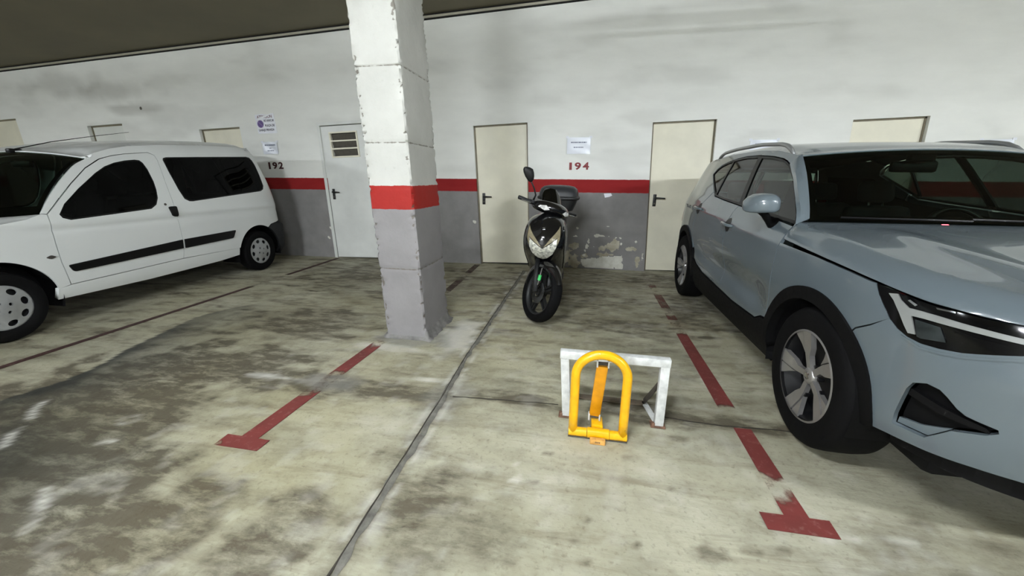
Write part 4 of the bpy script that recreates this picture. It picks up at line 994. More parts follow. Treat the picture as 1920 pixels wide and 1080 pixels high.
    # dark lining behind doors and wings
    P('door_lining', [(0.52, 0.42), (0.56, 1.06), (1.4, 1.10), (2.1, 1.15), (2.3, 1.2), (2.3, 0.84), (2.2, 0.5)], M_cabin, 0.12, 0.0, -0.045)
    P('boot_lining', [(2.30, 0.86), (2.3, 1.19), (2.55, 1.36), (3.2, 1.38), (3.35, 1.0), (3.2, 0.86)], M_cabin, 0.12, 0.0, -0.045)
    # door handles
    for (hu, hz, par) in ((1.36, 0.978, suv), (2.30, 1.043, suv)):
        q = on(nb, [(hu - 0.10, hz - 0.004), (hu + 0.10, hz + 0.006)], 0.02); n_ = np.array([sg, 0, 0.1])
        lift = 0.034 * np.clip(1 - np.abs(np.linspace(-1, 1, len(q))) ** 4, 0, 1)
        hb = MB().tube([tuple(a + n_ * l) for a, l in zip(q, lift)], [0.010] + [0.013] * (len(q) - 2) + [0.010], 10).build('door_handle', M_vpaint, par, smooth=True)
        P('handle_recess', circle(hu + 0.02, hz - 0.004, 0.055, 20), M_trim, 0.02, 0.002, 0.001, hb)
    # roof rail on two feet
    r_ = []
    for u_ in np.linspace(1.10, 2.66, 26):
        zr = float(roof_z(u_)); a = [float(q_) for q_ in nb(np.array([u_]), np.array([zr - 0.004]))]
        e_ = min(1.0, (u_ - 1.10) / 0.16, (2.66 - u_) / 0.20)
        r_.append((a[0] - sg * 0.012, a[1], a[2] + 0.050 * math.sin(e_ * PI / 2)))
    MB().tube(r_, [0.010] + [0.0155] * 24 + [0.010], 10).build('roof_rail', M_rail, suv, smooth=True)
    # mirror
    secs = []
    for (ww, sc_, zc_, rs, rz) in ((0.895, 0.655, 1.185, 0.03, 0.03), (0.910, 0.652, 1.186, 0.066, 0.046), (0.94, 0.650, 1.188, 0.082, 0.056), (0.985, 0.654, 1.187, 0.084, 0.057), (1.025, 0.664, 1.181, 0.078, 0.053), (1.052, 0.678, 1.172, 0.062, 0.043), (1.068, 0.694, 1.162, 0.040, 0.028), (1.074, 0.700, 1.158, 0.015, 0.012)):
        ring = []
        for k_ in range(24):
            a = 2 * PI * k_ / 24; ca, sa = math.cos(a), math.sin(a)
            x_ = math.copysign(abs(ca) ** 0.6, ca) * rs; z_ = math.copysign(abs(sa) ** 0.6, sa) * rz
            if x_ > 0: x_ = min(x_, 0.045)
            ring.append((sg * ww, sc_ + x_, zc_ + z_ + (0.012 * ca)))
        secs.append(ring)
    mir = MB().rings(secs).build('mirror', M_vpaint, suv, angle=50)
    MB().rings([[(sg * ww, sc_ + 0.04 * math.cos(2 * PI * k_ / 16), zc_ + rz * math.sin(2 * PI * k_ / 16)) for k_ in range(16)] for ww, sc_, zc_, rz in ((0.83, 0.735, 1.055, 0.035), (0.895, 0.725, 1.060, 0.034), (0.93, 0.69, 1.095, 0.034), (0.965, 0.668, 1.128, 0.03), (1.0, 0.665, 1.140, 0.014))]).build('mirror_foot', M_clad, mir, angle=50)
    MB().box((min(sg * 0.93, sg * 1.045), 0.688, 1.145), (max(sg * 0.93, sg * 1.045), 0.702, 1.225), 0.006).build('mirror_glass', M_chrome, mir, angle=40)

# bonnet over the full width
def plan(pts): q = on(near(v_body, -1), pts, 0.03); return q
edge = np.concatenate([plan([(0.515, 1.078), (0.482, 0.979)]), plan(SEAM)[1:], plan(HFRONT)[1:]])
edge[0][2] = 1.085
tb = np.linspace(1, 0, 16); cowl = np.stack([-wsB(tb)[0], wsB(tb)[1] - 0.012, wsB(tb)[2] - 0.008], -1)
left = np.concatenate([cowl[::-1][0:], edge[0:]])        # from cowl centre to the side, then round to the nose centre
mir_ = left[::-1].copy(); mir_[:, 0] *= -1
outl_h = np.concatenate([left, mir_[1:-1]])
hood_c = lambda u, v: spl(v, [-0.95, -0.85, -0.6, -0.2, 0.2, 0.45, 0.6], [0.90, 0.925, 0.975, 1.032, 1.078, 1.098, 1.104]) - 0.028 * (u / 0.85) ** 2 + 0.010 * np.exp(-((np.abs(u) - 0.50 - 0.1 * v) / 0.07) ** 2) * sstep(v, 0.4, 0.1)
hf = nearest_field(outl_h, hood_c, 0.13)
patch('hood', hf, [outl_h[:, :2] * np.array([0.9978, 1.0])], 0.03, M_vpaint, suv, lip=0.02)
# roof
ru = np.linspace(0.985, 3.38, 40); rl = np.stack(near(v_body, -1)(ru, roof_z(ru)), -1)
tb = np.linspace(0, 1, 12); front = np.stack([-wsT(tb)[0], wsT(tb)[1] + 0.012, wsT(tb)[2] + 0.004], -1)
rear = np.stack(near(v_body, -1)(np.linspace(3.4, 4.223, 14), np.full(14, 1.44)), -1)
lft = np.concatenate([front, rl, rear]); mr = lft[::-1].copy(); mr[:, 0] *= -1
outl_r = np.concatenate([lft, mr[1:-1]])
roof_c = lambda u, v: spl(v, [0.9, 1.1, 1.35, 1.7, 2.2, 2.7, 3.1, 3.4], [1.51, 1.552, 1.590, 1.612, 1.612, 1.590, 1.555, 1.50]) - 0.018 * (u / 0.6) ** 2
patch('roof', nearest_field(outl_r, roof_c, 0.14), [outl_r[:, :2]], 0.05, M_vpaint, suv, lip=0.02)
roof_in = nearest_field(outl_r, lambda u, v: roof_c(u, v) - 0.02, 0.12)
patch('headliner', lambda u, v: (roof_in(u, v)[0], roof_in(u, v)[1], roof_in(u, v)[2] - 0.03), [outl_r[:, :2] * 0.97 + np.array([0, 0.05])], 0.12, M_cabin, suv, lip=0.0)
# windscreen with a black band round it
ws = [(-0.995, 0.0), (0.995, 0.0), (0.995, 1.0), (-0.995, 1.0)]
patch('windscreen', v_wind, [ws], 0.06, M_wind, suv, lip=0.003, off=-0.003)
patch('windscreen_band', v_wind, [ws, [(-0.94, 0.075), (0.94, 0.075), (0.955, 0.90), (0.3, 0.93), (-0.3, 0.93), (-0.955, 0.90)]], 0.05, M_gblack, suv, lip=0.002, off=-0.008)
for q in (-0.1, 0.62):
    MB().tube([v_wind(np.array([q + d]), np.array([zz]))[0:3] and tuple(float(c[0]) + o for c, o in zip(v_wind(np.array([q + d]), np.array([zz])), (0, -0.012, 0.012))) for d, zz in ((0.0, 0.0), (-0.25, 0.008), (-0.5, 0.012), (-0.72, 0.02))], 0.006, 8).build('wiper', M_trim, suv)
# cabin
body = MB().box((-0.80, 0.42, 0.30), (0.80, 3.25, 0.42), 0.02).box((-0.74, -0.55, 0.24), (0.74, 0.45, 0.60), 0.03).box((-0.72, 3.1, 0.3), (0.72, 3.4, 0.5), 0.02).box((-0.70, 0.40, 0.20), (0.70, 2.3, 0.32), 0.02)
body.build('underbody', M_clad, suv, angle=40)
uu_ = np.linspace(-1.494, -0.46, 24); tp = np.stack(near(v_body, -1)(uu_, np.full(24, 0.40)), -1)[:, :2] * np.array([0.93, 0.93]); tp = [tuple(q) for q in tp] + [(-0.70, -0.3), (-0.70, 0.0), (0.70, 0.0), (0.70, -0.3)] + [(-q[0], q[1]) for q in tp[::-1]][:-1]
MB().prism(tp, 0.30, 0.385).build('light_block_tray', M_clad, suv)  # unseen tray added to block light under the front bumper
MB().box((-0.72, 0.44, 0.62), (0.72, 0.80, 1.02), 0.06).box((-0.70, 0.60, 0.90), (0.70, 0.92, 1.065), 0.05).box((0.18, 0.70, 1.02), (0.55, 0.94, 1.10), 0.04).build('dashboard', M_cabin, suv, angle=50)
MB().box((-0.62, 0.40, 0.92), (0.62, 0.62, 1.03), 0.03).build('scuttle', M_cabin, suv, angle=50)
ang = [2 * PI * i / 28 for i in range(28)]
stw = MB().tube([(0.36 + 0.18 * math.cos(a), 1.02 + 0.07 * math.sin(a), 0.98 + 0.165 * math.sin(a)) for a in ang], 0.016, 8, closed=True).build('steering_wheel', M_trim, suv, smooth=True)
MB().box((0.27, 1.0, 0.93), (0.45, 1.04, 1.02), 0.02).box((0.19, 1.01, 0.965), (0.53, 1.03, 0.995), 0.01).box((0.32, 0.9, 0.93), (0.40, 1.01, 1.0), 0.01).build('steering_hub', M_trim, stw, angle=40)
def seat(name, w0, w1, s0, zb, zt, hr):
    o = MB().box((w0, s0 - 0.50, 0.42), (w1, s0, zb), 0.07).build(name, M_cabin, suv, angle=60)
    Mx = Matrix.Translation((0, s0 - 0.02, zb - 0.06)) @ Matrix.Rotation(-0.28, 4, 'X')
    MB().box((w0 + 0.01, -0.07, 0), (w1 - 0.01, 0.07, zt - zb + 0.08), 0.06, Mx).build('backrest', M_cabin, o, angle=60)
    for hc in hr:
        MB().box((hc - 0.13, -0.045, zt - zb + 0.11), (hc + 0.13, 0.05, zt - zb + 0.29), 0.045, Mx).build('headrest', M_cabin, o, angle=60)
        MB().tube([tuple(Mx @ Vector((hc - 0.05, 0, zt - zb))), tuple(Mx @ Vector((hc - 0.05, 0, zt - zb + 0.15)))], 0.007, 8).tube([tuple(Mx @ Vector((hc + 0.05, 0, zt - zb))), tuple(Mx @ Vector((hc + 0.05, 0, zt - zb + 0.15)))], 0.007, 8).build('headrest_post', M_chrome, o)
seat('front_seat', -0.62, -0.12, 1.70, 0.62, 1.12, [-0.37])
seat('front_seat', 0.12, 0.62, 1.70, 0.62, 1.12, [0.37])
seat('rear_seat', -0.66, 0.66, 2.55, 0.64, 1.10, [-0.40, 0.0, 0.40])
rm = MB().box((-0.13, 0.985, 1.375), (0.13, 1.02, 1.445), 0.02).build('rear_view_mirror', M_trim, suv, angle=40)
MB().tube([(0, 1.0, 1.43), (0, 0.97, 1.49)], 0.012, 8).box((-0.07, 0.93, 1.44), (0.07, 0.985, 1.50), 0.015).build('mirror_mount', M_trim, rm, angle=40)
M_led = mat('red_indicator_light', (255, 60, 70), 0.4, var=0.0, emit=6.0)
MB().box((0.03, 0.70, 1.066), (0.06, 0.712, 1.074), 0.002).build('alarm_light', M_led, suv)
# wheels
def suv_wheel(sg, s0):
    R_ = Matrix.Translation((sg * 0.80, s0, 0.358)) @ Matrix.Rotation(sg * PI / 2, 4, 'Y')
    t = MB().lathe([(0.228, -0.10), (0.236, -0.112), (0.262, -0.118), (0.318, -0.117), (0.340, -0.108), (0.352, -0.09), (0.357, -0.05), (0.358, 0.0), (0.357, 0.05), (0.352, 0.09), (0.340, 0.108), (0.318, 0.117), (0.262, 0.118), (0.236, 0.112), (0.228, 0.10)], 72, R_).build('wheel', M_tyre, suv, angle=40)
    MB().lathe([(0.229, 0.113), (0.236, 0.110), (0.233, 0.100), (0.222, 0.098), (0.214, 0.06), (0.205, 0.02), (0.06, 0.015), (0.0, 0.015)], 60, R_).lathe([(0.229, -0.10), (0.205, -0.02), (0.205, 0.02)], 60, R_).build('rim', M_rimd, t, angle=40)
    MB().lathe([(0.226, 0.1145), (0.2365, 0.1115), (0.2355, 0.109), (0.226, 0.111)], 60, R_).build('rim_edge', M_alloy, t, angle=40)
    for k_ in range(5):
        a = math.radians(WA0 + 72 * k_ * 1.0); Mk = R_ @ Matrix.Rotation(a if sg < 0 else -a, 4, 'Z')
        def pl(poly, mm, nm, h0, h1, fl_=False):
            mb = MB(); V, T = cdt([poly], None); n = len(V)
            dish = lambda r: 0.022 * (1 - ((r - 0.03) / 0.2) ** 2)
            v = [Vector((q[0], q[1], h1 - dish(math.hypot(*q)))) for q in V] + [Vector((q[0], q[1], h0 - dish(math.hypot(*q)))) for q in V]
            f = [tuple(t_) for t_ in T] + [(t_[0] + n, t_[2] + n, t_[1] + n) for t_ in T] + [(b_, a_, a_ + n, b_ + n) for a_, b_ in boundary(T)]
            mb.add([Mk @ q for q in v], f); return mb.build(nm, mm, t)
        # broad two-tone blade: wide at the rim, narrow at the hub, split by a dark slot
        pl([(0.035, -0.017), (0.10, -0.022), (0.135, -0.047), (0.219, -0.082), (0.228, -0.05), (0.231, -0.012), (0.15, 0.008), (0.105, 0.012), (0.035, 0.012)], M_alloy, 'spoke', 0.085, 0.110)
        pl([(0.120, 0.018), (0.150, 0.015), (0.231, -0.004), (0.230, 0.03), (0.224, 0.058), (0.165, 0.032)], M_alloy, 'spoke_blade', 0.085, 0.107)
        pl([(0.10, 0.010), (0.15, 0.006), (0.231, -0.014), (0.231, -0.002), (0.15, 0.017), (0.10, 0.02)], M_rimd, 'spoke_slot', 0.08, 0.10)
    MB().lathe([(0.044, 0.070), (0.042, 0.088), (0.036, 0.094), (0.028, 0.096), (0.0, 0.097)], 28, R_).build('hub_cap', M_alloy, t, angle=40)
    MB().lathe([(0.020, 0.0965), (0.016, 0.099), (0.013, 0.0975), (0.0, 0.0975)], 20, R_).build('hub_badge', M_chrome, t, angle=40)
    for k_ in range(5):
        a = math.radians(WA0 + 36 + 72 * k_); Mk = R_ @ Matrix.Rotation(a if sg < 0 else -a, 4, 'Z')
        MB().lathe([(0.010, 0.05), (0.010, 0.075), (0.0, 0.077)], 6, Mk @ Matrix.Translation((0.056, 0, 0))).build('lug_nut', M_rimd, t)
    return t
WA0 = 98.0
for sg in (-1, 1):
    for s0 in (0.0, 2.702): suv_wheel(sg, s0)

# ================================================================== THE WHITE VAN (nose towards the viewer, at left)
BU = [-1.82, -1.46, -1.10, -0.83, -0.60, -0.29, 0.0, 0.5, 1.5, 2.5, 3.0, 3.12, 3.24, 3.44, 3.74, 4.12, 4.50]
BS = [-0.74, -0.76, -0.74, -0.66, -0.50, -0.25, 0.0, 0.5, 1.5, 2.5, 3.0, 3.12, 3.21, 3.26, 3.28, 3.285, 3.28]
BW = [-0.35, 0.0, 0.35, 0.60, 0.75, 0.825, 0.848, 0.860, 0.863, 0.858, 0.845, 0.825, 0.76, 0.58, 0.38, 0.0, -0.38]
def b_body(u, z):
    u = np.asarray(u, float); z = np.asarray(z, float); e = 1e-3
    s = crom(u, BU, BS); w = crom(u, BU, BW)
    ts = crom(u + e, BU, BS) - crom(u - e, BU, BS); tw = crom(u + e, BU, BW) - crom(u - e, BU, BW)
    l = np.hypot(ts, tw) + 1e-12; ns, nw = -tw / l, ts / l
    o_s = spl(z, [0.20, 0.28, 0.40, 0.55, 0.80, 0.93, 1.00, 1.10, 1.30, 1.50, 1.60, 1.68, 1.74, 1.80],
              [0.07, 0.03, 0.008, 0.0, 0.0, 0.004, 0.014, 0.034, 0.085, 0.145, 0.182, 0.225, 0.29, 0.42])
    o_s = o_s + 0.008 * np.exp(-((z - 0.86) / 0.03) ** 2) * sstep(u, 0.1, 0.5) - 0.004 * np.exp(-((z - 0.92) / 0.03) ** 2) * sstep(u, 0.1, 0.5)
    o_f = spl(z, [0.20, 0.30, 0.45, 0.60, 0.75, 0.85, 0.92, 1.00], [0.10, 0.02, 0.0, 0.02, 0.06, 0.12, 0.20, 0.34])
    o_r = spl(z, [0.20, 0.30, 0.40, 0.62, 0.68, 1.00, 1.30, 1.60, 1.72, 1.80], [0.0, -0.06, -0.07, -0.06, 0.02, 0.04, 0.10, 0.24, 0.34, 0.50])
    F = 1 - sstep(u, -0.85, -0.15); R = sstep(u, 2.95, 3.40)
    o = o_s * (1 - F) * (1 - R) + o_f * F + o_r * R
    return w - nw * o, s - ns * o, z + 0 * u
M_wpaint = mat('white_car_paint', (218, 221, 220), 0.36, coat=0.6, var=0.005, vscale=2, rvar=0.0)
M_vplast = mat('dark_grey_bumper', (20, 21, 23), 0.6, var=0.08, vscale=40)
M_tint = glass_mat('dark_tinted_glass', (0.02, 0.022, 0.022), 0.0, 0.03, 0.22)
M_cover = mat('silver_wheel_cover', (168, 170, 170), 0.38, metal=0.35, var=0.06, vscale=10)
M_orange = mat('smoked_indicator', (70, 66, 62), 0.3, coat=0.6, var=0.1)

van = thing('van', 'small white panel van with dark windows parked at left', 'van', (-5.418, -3.795, 0), (0, 0, math.radians(1.238)))
bE = dict(q=[0.0, 0.12, 0.33, 0.62, 0.86, 1.0], u=[0.40, 0.485, 0.64, 0.82, 0.90, 0.925], z=[1.012, 1.125, 1.29, 1.44, 1.478, 1.488])
def b_edge(q): return spl(q, bE['q'], bE['u']), spl(q, bE['q'], bE['z'])
def b_wind(t, q):
    u, z = b_edge(q); w, s, zz = b_body(u, z)
    k_ = 1 - t * t; k2 = 1 - np.abs(t) ** 3
    return w * t, s - (0.33 + (0.10 - 0.33) * q) * k_ - 0.02 * q * (1 - q) * 4, zz + (-0.045 + (0.062 + 0.045) * q) * k_ + 0.03 * q * (1 - q) * 4 * k2
def b_roofz(u): return np.interp(u, [0.90, 1.0, 1.15, 1.35, 1.7, 2.2, 2.7, 3.0, 3.2], [1.495, 1.540, 1.590, 1.632, 1.672, 1.705, 1.728, 1.730, 1.715])
BFC, BRC, BAR = (0.0, 0.285), (2.685, 0.285), 0.376
FWIN = [(0.518, 0.995), (0.531, 0.963), (0.582, 0.941), (0.907, 0.962), (1.298, 0.990), (1.365, 1.030), (1.408, 1.099), (1.430, 1.187), (1.440, 1.274), (1.435, 1.400), (1.418, 1.468), (1.395, 1.492), (1.350, 1.497), (1.250, 1.484), (1.138, 1.458), (1.036, 1.418), (0.928, 1.353), (0.738, 1.214), (0.583, 1.083)]
RWIN = [(1.640, 1.490), (1.650, 1.520), (1.701, 1.539), (2.159, 1.566), (2.88, 1.606), (2.950, 1.597), (2.985, 1.560), (3.002, 1.501), (3.002, 1.352), (2.990, 1.205), (2.950, 1.155), (2.882, 1.130), (2.254, 1.080), (1.780, 1.042), (1.715, 1.045), (1.675, 1.070), (1.655, 1.11), (1.640, 1.30)]
RWIN = [(1.646, 1.505), (1.660, 1.528), (1.701, 1.539), (2.159, 1.566), (2.88, 1.606), (2.950, 1.597), (2.985, 1.560), (3.002, 1.501), (3.002, 1.352), (2.990, 1.205), (2.950, 1.155), (2.882, 1.130), (2.254, 1.080), (1.790, 1.043), (1.748, 1.046), (1.700, 1.075), (1.672, 1.18), (1.650, 1.38)]
def smooth_poly(p, n=4):
    P_ = np.array(p, float); N = len(P_); out = []
    for i in range(N):
        p0, p1, p2, p3 = P_[i - 1], P_[i], P_[(i + 1) % N], P_[(i + 2) % N]
        for j in range(n):
            t = j / n; out.append(tuple(0.5 * ((2 * p1) + (p2 - p0) * t + (2 * p0 - 5 * p1 + 4 * p2 - p3) * t * t + (3 * p1 - p0 - 3 * p2 + p3) * t**3)))
    return out
def shrink(p, d):
    P_ = np.array(p, float); c_ = P_.mean(0); r = P_ - c_; ext = np.abs(r).max(0)
    return [tuple(q) for q in c_ + r * (1 - d / ext)]
FWs, RWs = FWIN, RWIN
for sg in (1, -1):
    nb = near(b_body, sg); fl = sg < 0
    P = lambda nm, poly, m, st=0.04, lip=0.02, off=0.0, par=van: patch(nm, nb, poly if isinstance(poly[0][0], (list, tuple, np.ndarray)) else [poly], st, m, par, lip=lip, off=off, flip=fl)
    P('front_door', [[(0.455, 0.375), (0.432, 0.58), (0.431, 0.756), (0.443, 1.001), (0.569, 1.126), (0.706, 1.256), (0.874, 1.396), (1.031, 1.487), (1.15, 1.522), (1.27, 1.545), (1.52, 1.577), (1.575, 1.55), (1.583, 1.50), (1.556, 1.248), (1.543, 0.961), (1.546, 0.636), (1.530, 0.48), (1.513, 0.408)], FWs], M_wpaint, 0.035, 0.02)
    P('side_window', FWs, M_tint, 0.05, 0.004, -0.007)
    P('window_seal', [FWs, shrink(FWs, 0.016)], M_trim, 0.03, 0.008, -0.003)
    # side panel behind the door
    sp = [(1.520, 0.408), (1.536, 0.48), (1.552, 0.636), (1.549, 0.961), (1.562, 1.248), (1.589, 1.50), (1.580, 1.556), (1.524, 1.583), (1.27, 1.551), (1.146, 1.528), (1.03, 1.494), (0.96, 1.46), (0.905, 1.482), (0.93, 1.50)]
    sp += [(u_, float(b_roofz(u_))) for u_ in (1.0, 1.15, 1.35, 1.7, 2.2, 2.7, 3.0, 3.14)] + [(3.18, 1.50), (3.22, 1.0), (3.24, 0.70), (2.93, 0.655)]
    sp += arc(BRC, BAR, 61, 163)
    P('side_panel', [sp, RWs], M_wpaint, 0.04, 0.02)
    P('rear_side_window', RWs, M_tint, 0.05, 0.004, -0.007)
    P('window_seal', [RWs, shrink(RWs, 0.016)], M_trim, 0.03, 0.008, -0.003)
    # A pillar
    pil = [b_edge(q) for q in np.linspace(0, 1, 14)]
    P('a_pillar', [(0.436, 1.006), (0.562, 1.132), (0.700, 1.262), (0.868, 1.402), (1.025, 1.494), (0.955, 1.466), (0.915, 1.487)][:5] + [(0.955, 1.462)] + [(float(a), float(b)) for a, b in pil[::-1]][1:], M_wpaint, 0.03, 0.02)
    # sill
    P('sill', [(0.362, 0.352), (0.455, 0.367), (1.513, 0.401), (2.308, 0.394), (2.302, 0.300), (2.0, 0.275), (1.148, 0.251), (0.352, 0.255)], M_wpaint, 0.04, 0.04, 0.002)
    # front wing
    P('fender', [(0.448, 0.372)] + [(0.425, 0.58), (0.424, 0.756), (0.436, 1.0), (0.40, 1.008), (0.30, 0.97), (0.0, 0.925), (-0.3, 0.87), (-0.5, 0.80), (-0.52, 0.62), (-0.375, 0.60)] + arc(BFC, BAR, 122, 11)[2:] + [(0.368, 0.352)], M_wpaint, 0.035, 0.02)
    P('side_moulding', rounded([(0.463, 0.548), (0.49, 0.483), (1.530, 0.523), (1.541, 0.622)], [0.02, 0.02, 0.006, 0.006]), M_trim, 0.03, 0.012, 0.012)
    P('side_moulding', rounded([(1.566, 0.623), (1.556, 0.521), (2.225, 0.543), (2.285, 0.641)], [0.006, 0.006, 0.02, 0.02]), M_trim, 0.03, 0.012, 0.012)
    hd = P('door_handle', rounded([(1.475, 1.0), (1.565, 1.0), (1.552, 0.890), (1.490, 0.895)], 0.02), M_trim, 0.015, 0.02, 0.016)
    P('door_lock', circle(1.456, 1.027, 0.013, 16), M_orange, 0.008, 0.006, 0.004)
    P('side_indicator', rounded([(0.335, 0.640), (0.373, 0.658), (0.405, 0.637), (0.366, 0.622)], 0.012), M_orange, 0.012, 0.01, 0.008)
    # bumpers, lamps
    P('rear_bumper', [(2.935, 0.648), (3.24, 0.69), (3.44, 0.70), (4.12, 0.70), (4.12, 0.22), (3.1, 0.20)] + arc(BRC, BAR, -12, 60, 16), M_vplast, 0.04, 0.03)
    P('tail_lamp', [(3.19, 1.16), (3.30, 1.16), (3.34, 0.71), (3.24, 0.71)], M_redl, 0.03, 0.01, 0.004)
    P('rear_door', [[(3.20, 1.50), (3.16, 1.71), (3.44, 1.70), (4.12, 1.70), (4.12, 0.715), (3.35, 0.715), (3.31, 1.17), (3.215, 1.17)], [(3.40, 1.10), (3.34, 1.58), (4.06, 1.60), (4.06, 1.08)]], M_wpaint, 0.05, 0.02)
    P('rear_screen', [(3.39, 1.09), (3.33, 1.59), (4.07, 1.61), (4.07, 1.07)], M_tint, 0.06, 0.003, -0.008)
    P('front_bumper', [(-0.385, 0.59), (-0.52, 0.61), (-0.75, 0.60), (-1.46, 0.60), (-1.46, 0.22), (-0.36, 0.22)] + arc(BFC, BAR, 190, 123, 14), M_vplast, 0.05, 0.03)
    hl_ = P('headlight', [(-0.505, 0.63), (-0.49, 0.80), (-0.66, 0.79), (-0.92, 0.73), (-0.90, 0.63)], M_lens, 0.03, 0.02, 0.002)
    P('front_panel', [(-0.91, 0.61), (-0.93, 0.73), (-0.67, 0.80), (-1.0, 0.80), (-1.46, 0.80), (-1.46, 0.61)], M_wpaint, 0.04, 0.02)
    P('grille_bar', [(-0.98, 0.66), (-1.46, 0.66), (-1.46, 0.72), (-1.0, 0.72)], M_trim, 0.05, 0.01, 0.004)
    for c_ in (BFC, BRC):
        mb = MB(); a_ = arc(c_, BAR + 0.012, -15, 195, 28); v = [(sg * ww, q[0], max(q[1], 0.18)) for ww in (0.835, 0.55) for q in a_]; n = len(a_)
        mb.add(v, [(i, i + 1, n + i + 1, n + i) for i in range(n - 1)] + [tuple(range(n, 2 * n))]).build('wheel_housing', M_clad, van)
    P('door_lining', [(0.46, 0.40), (0.5, 0.95), (1.5, 1.0), (3.1, 1.1), (3.15, 0.7), (2.9, 0.68), (2.3, 0.6), (2.2, 0.42)], M_cabin, 0.15, 0.0, -0.05)
    # mirror
    secs = []
    for (ww, rs, rz) in ((0.90, 0.03, 0.05), (0.93, 0.05, 0.085), (1.0, 0.055, 0.095), (1.05, 0.05, 0.085), (1.075, 0.025, 0.05)):
        secs.append([(sg * ww, 0.57 + rs * math.copysign(abs(math.cos(2 * PI * k_ / 20)) ** 0.7, math.cos(2 * PI * k_ / 20)), 1.07 + rz * math.copysign(abs(math.sin(2 * PI * k_ / 20)) ** 0.7, math.sin(2 * PI * k_ / 20))) for k_ in range(20)])
    if sg < 0:
        mm_ = MB().rings(secs).build('mirror', M_vplast, van, angle=50)
        MB().tube([(sg * 0.83, 0.58, 1.02), (sg * 0.92, 0.57, 1.05)], 0.02, 10).build('mirror_foot', M_vplast, mm_)
# bonnet, roof, windscreen
nbm = near(b_body, -1)
hed = on(nbm, [(0.405, 1.005), (0.30, 0.97), (0.0, 0.925), (-0.3, 0.87), (-0.49, 0.805), (-0.66, 0.80), (-1.0, 0.805), (-1.46, 0.81)], 0.03)
tq = np.linspace(0, -0.985, 16); cw = np.stack(b_wind(tq, np.zeros(16)), -1) + np.array([0, -0.01, -0.006])
lft = np.concatenate([cw, hed]); mr = lft[::-1].copy(); mr[:, 0] *= -1
outl_b = np.concatenate([lft, mr[1:-1]])
bh = nearest_field(outl_b, lambda u, v: spl(v, [-0.8, -0.7, -0.5, -0.2, 0.05, 0.4], [0.80, 0.83, 0.90, 0.955, 0.985, 1.03]) - 0.02 * (u / 0.8) ** 2, 0.18)
patch('hood', bh, [outl_b[:, :2]], 0.04, M_wpaint, van, lip=0.02)
ru = np.linspace(0.932, 3.15, 40); rl = np.stack(nbm(ru, b_roofz(ru)), -1)
tq = np.linspace(0, -0.99, 14); fr_ = np.stack(b_wind(tq, np.ones(14)), -1) + np.array([0, 0.012, 0.004])
rr_ = np.stack(nbm(np.linspace(3.18, 4.12, 14), np.full(14, 1.705)), -1)
lft = np.concatenate([fr_, rl, rr_]); mr = lft[::-1].copy(); mr[:, 0] *= -1
outl_b2 = np.concatenate([lft, mr[1:-1]])
brc_ = lambda u, v: spl(v, [0.7, 0.95, 1.165, 1.4, 1.66, 1.9, 2.3, 2.8, 3.1], [1.535, 1.585, 1.638, 1.683, 1.715, 1.740, 1.768, 1.785, 1.765]) - 0.012 * (u / 0.6) ** 2
rf = nearest_field(outl_b2, brc_, 0.16)
patch('roof', rf, [outl_b2[:, :2]], 0.05, M_wpaint, van, lip=0.02)
patch('headliner', lambda u, v: (rf(u, v)[0], rf(u, v)[1], rf(u, v)[2] - 0.04), [outl_b2[:, :2] * 0.96 + np.array([0, 0.06])], 0.15, M_cabin, van, lip=0.0)
ws = [(-0.99, 0.0), (0.99, 0.0), (0.99, 1.0), (-0.99, 1.0)]
patch('windscreen', b_wind, [ws], 0.06, M_wind, van, lip=0.003, off=-0.004)
patch('windscreen_band', b_wind, [ws, [(-0.955, 0.07), (0.955, 0.07), (0.95, 0.94), (-0.95, 0.94)]], 0.05, M_gblack, van, lip=0.002, off=-0.008)
MB().box((-0.76, 0.42, 0.26), (0.76, 3.15, 0.36), 0.02).box((-0.62, -0.5, 0.24), (0.62, 0.42, 0.60), 0.03).build('underbody', M_clad, van, angle=40)
MB().box((-0.70, 0.25, 0.55), (0.70, 0.72, 0.95), 0.05).box((-0.68, 0.20, 0.85), (0.68, 0.55, 0.975), 0.03).build('dashboard', M_cabin, van, angle=50)
MB().box((-0.25, 0.32, 0.977), (-0.05, 0.52, 0.98), 0.001).build('papers', M_paper, van)
def vseat(name, w0, w1, s0, zb, zt, hr):
    o = MB().box((w0, s0 - 0.48, 0.42), (w1, s0, zb), 0.06).build(name, M_cabin, van, angle=60)
    Mx = Matrix.Translation((0, s0 - 0.02, zb - 0.06)) @ Matrix.Rotation(-0.25, 4, 'X')
    MB().box((w0 + 0.01, -0.06, 0), (w1 - 0.01, 0.06, zt - zb + 0.08), 0.05, Mx).build('backrest', M_cabin, o, angle=60)
    for hc in hr: MB().box((hc - 0.12, -0.045, zt - zb + 0.10), (hc + 0.12, 0.045, zt - zb + 0.27), 0.04, Mx).build('headrest', M_cabin, o, angle=60)
vseat('front_seat', -0.60, -0.10, 1.45, 0.62, 1.12, [-0.35]); vseat('front_seat', 0.10, 0.60, 1.45, 0.62, 1.12, [0.35]); vseat('rear_seat', -0.62, 0.62, 2.4, 0.62, 1.10, [-0.4, 0.4])
rmv = MB().box((-0.12, 0.86, 1.40), (0.12, 0.89, 1.465), 0.02).build('rear_view_mirror', M_trim, van, angle=40)
stv = MB().tube([(0.35 + 0.18 * math.cos(a), 0.82 + 0.09 * math.sin(a), 0.95 + 0.16 * math.sin(a)) for a in ang], 0.016, 8, closed=True).build('steering_wheel', M_trim, van, smooth=True)
MB().box((0.18, 0.80, 0.93), (0.52, 0.83, 0.97), 0.01).box((0.31, 0.66, 0.90), (0.39, 0.82, 0.98), 0.01).build('steering_hub', M_trim, stv, angle=40)
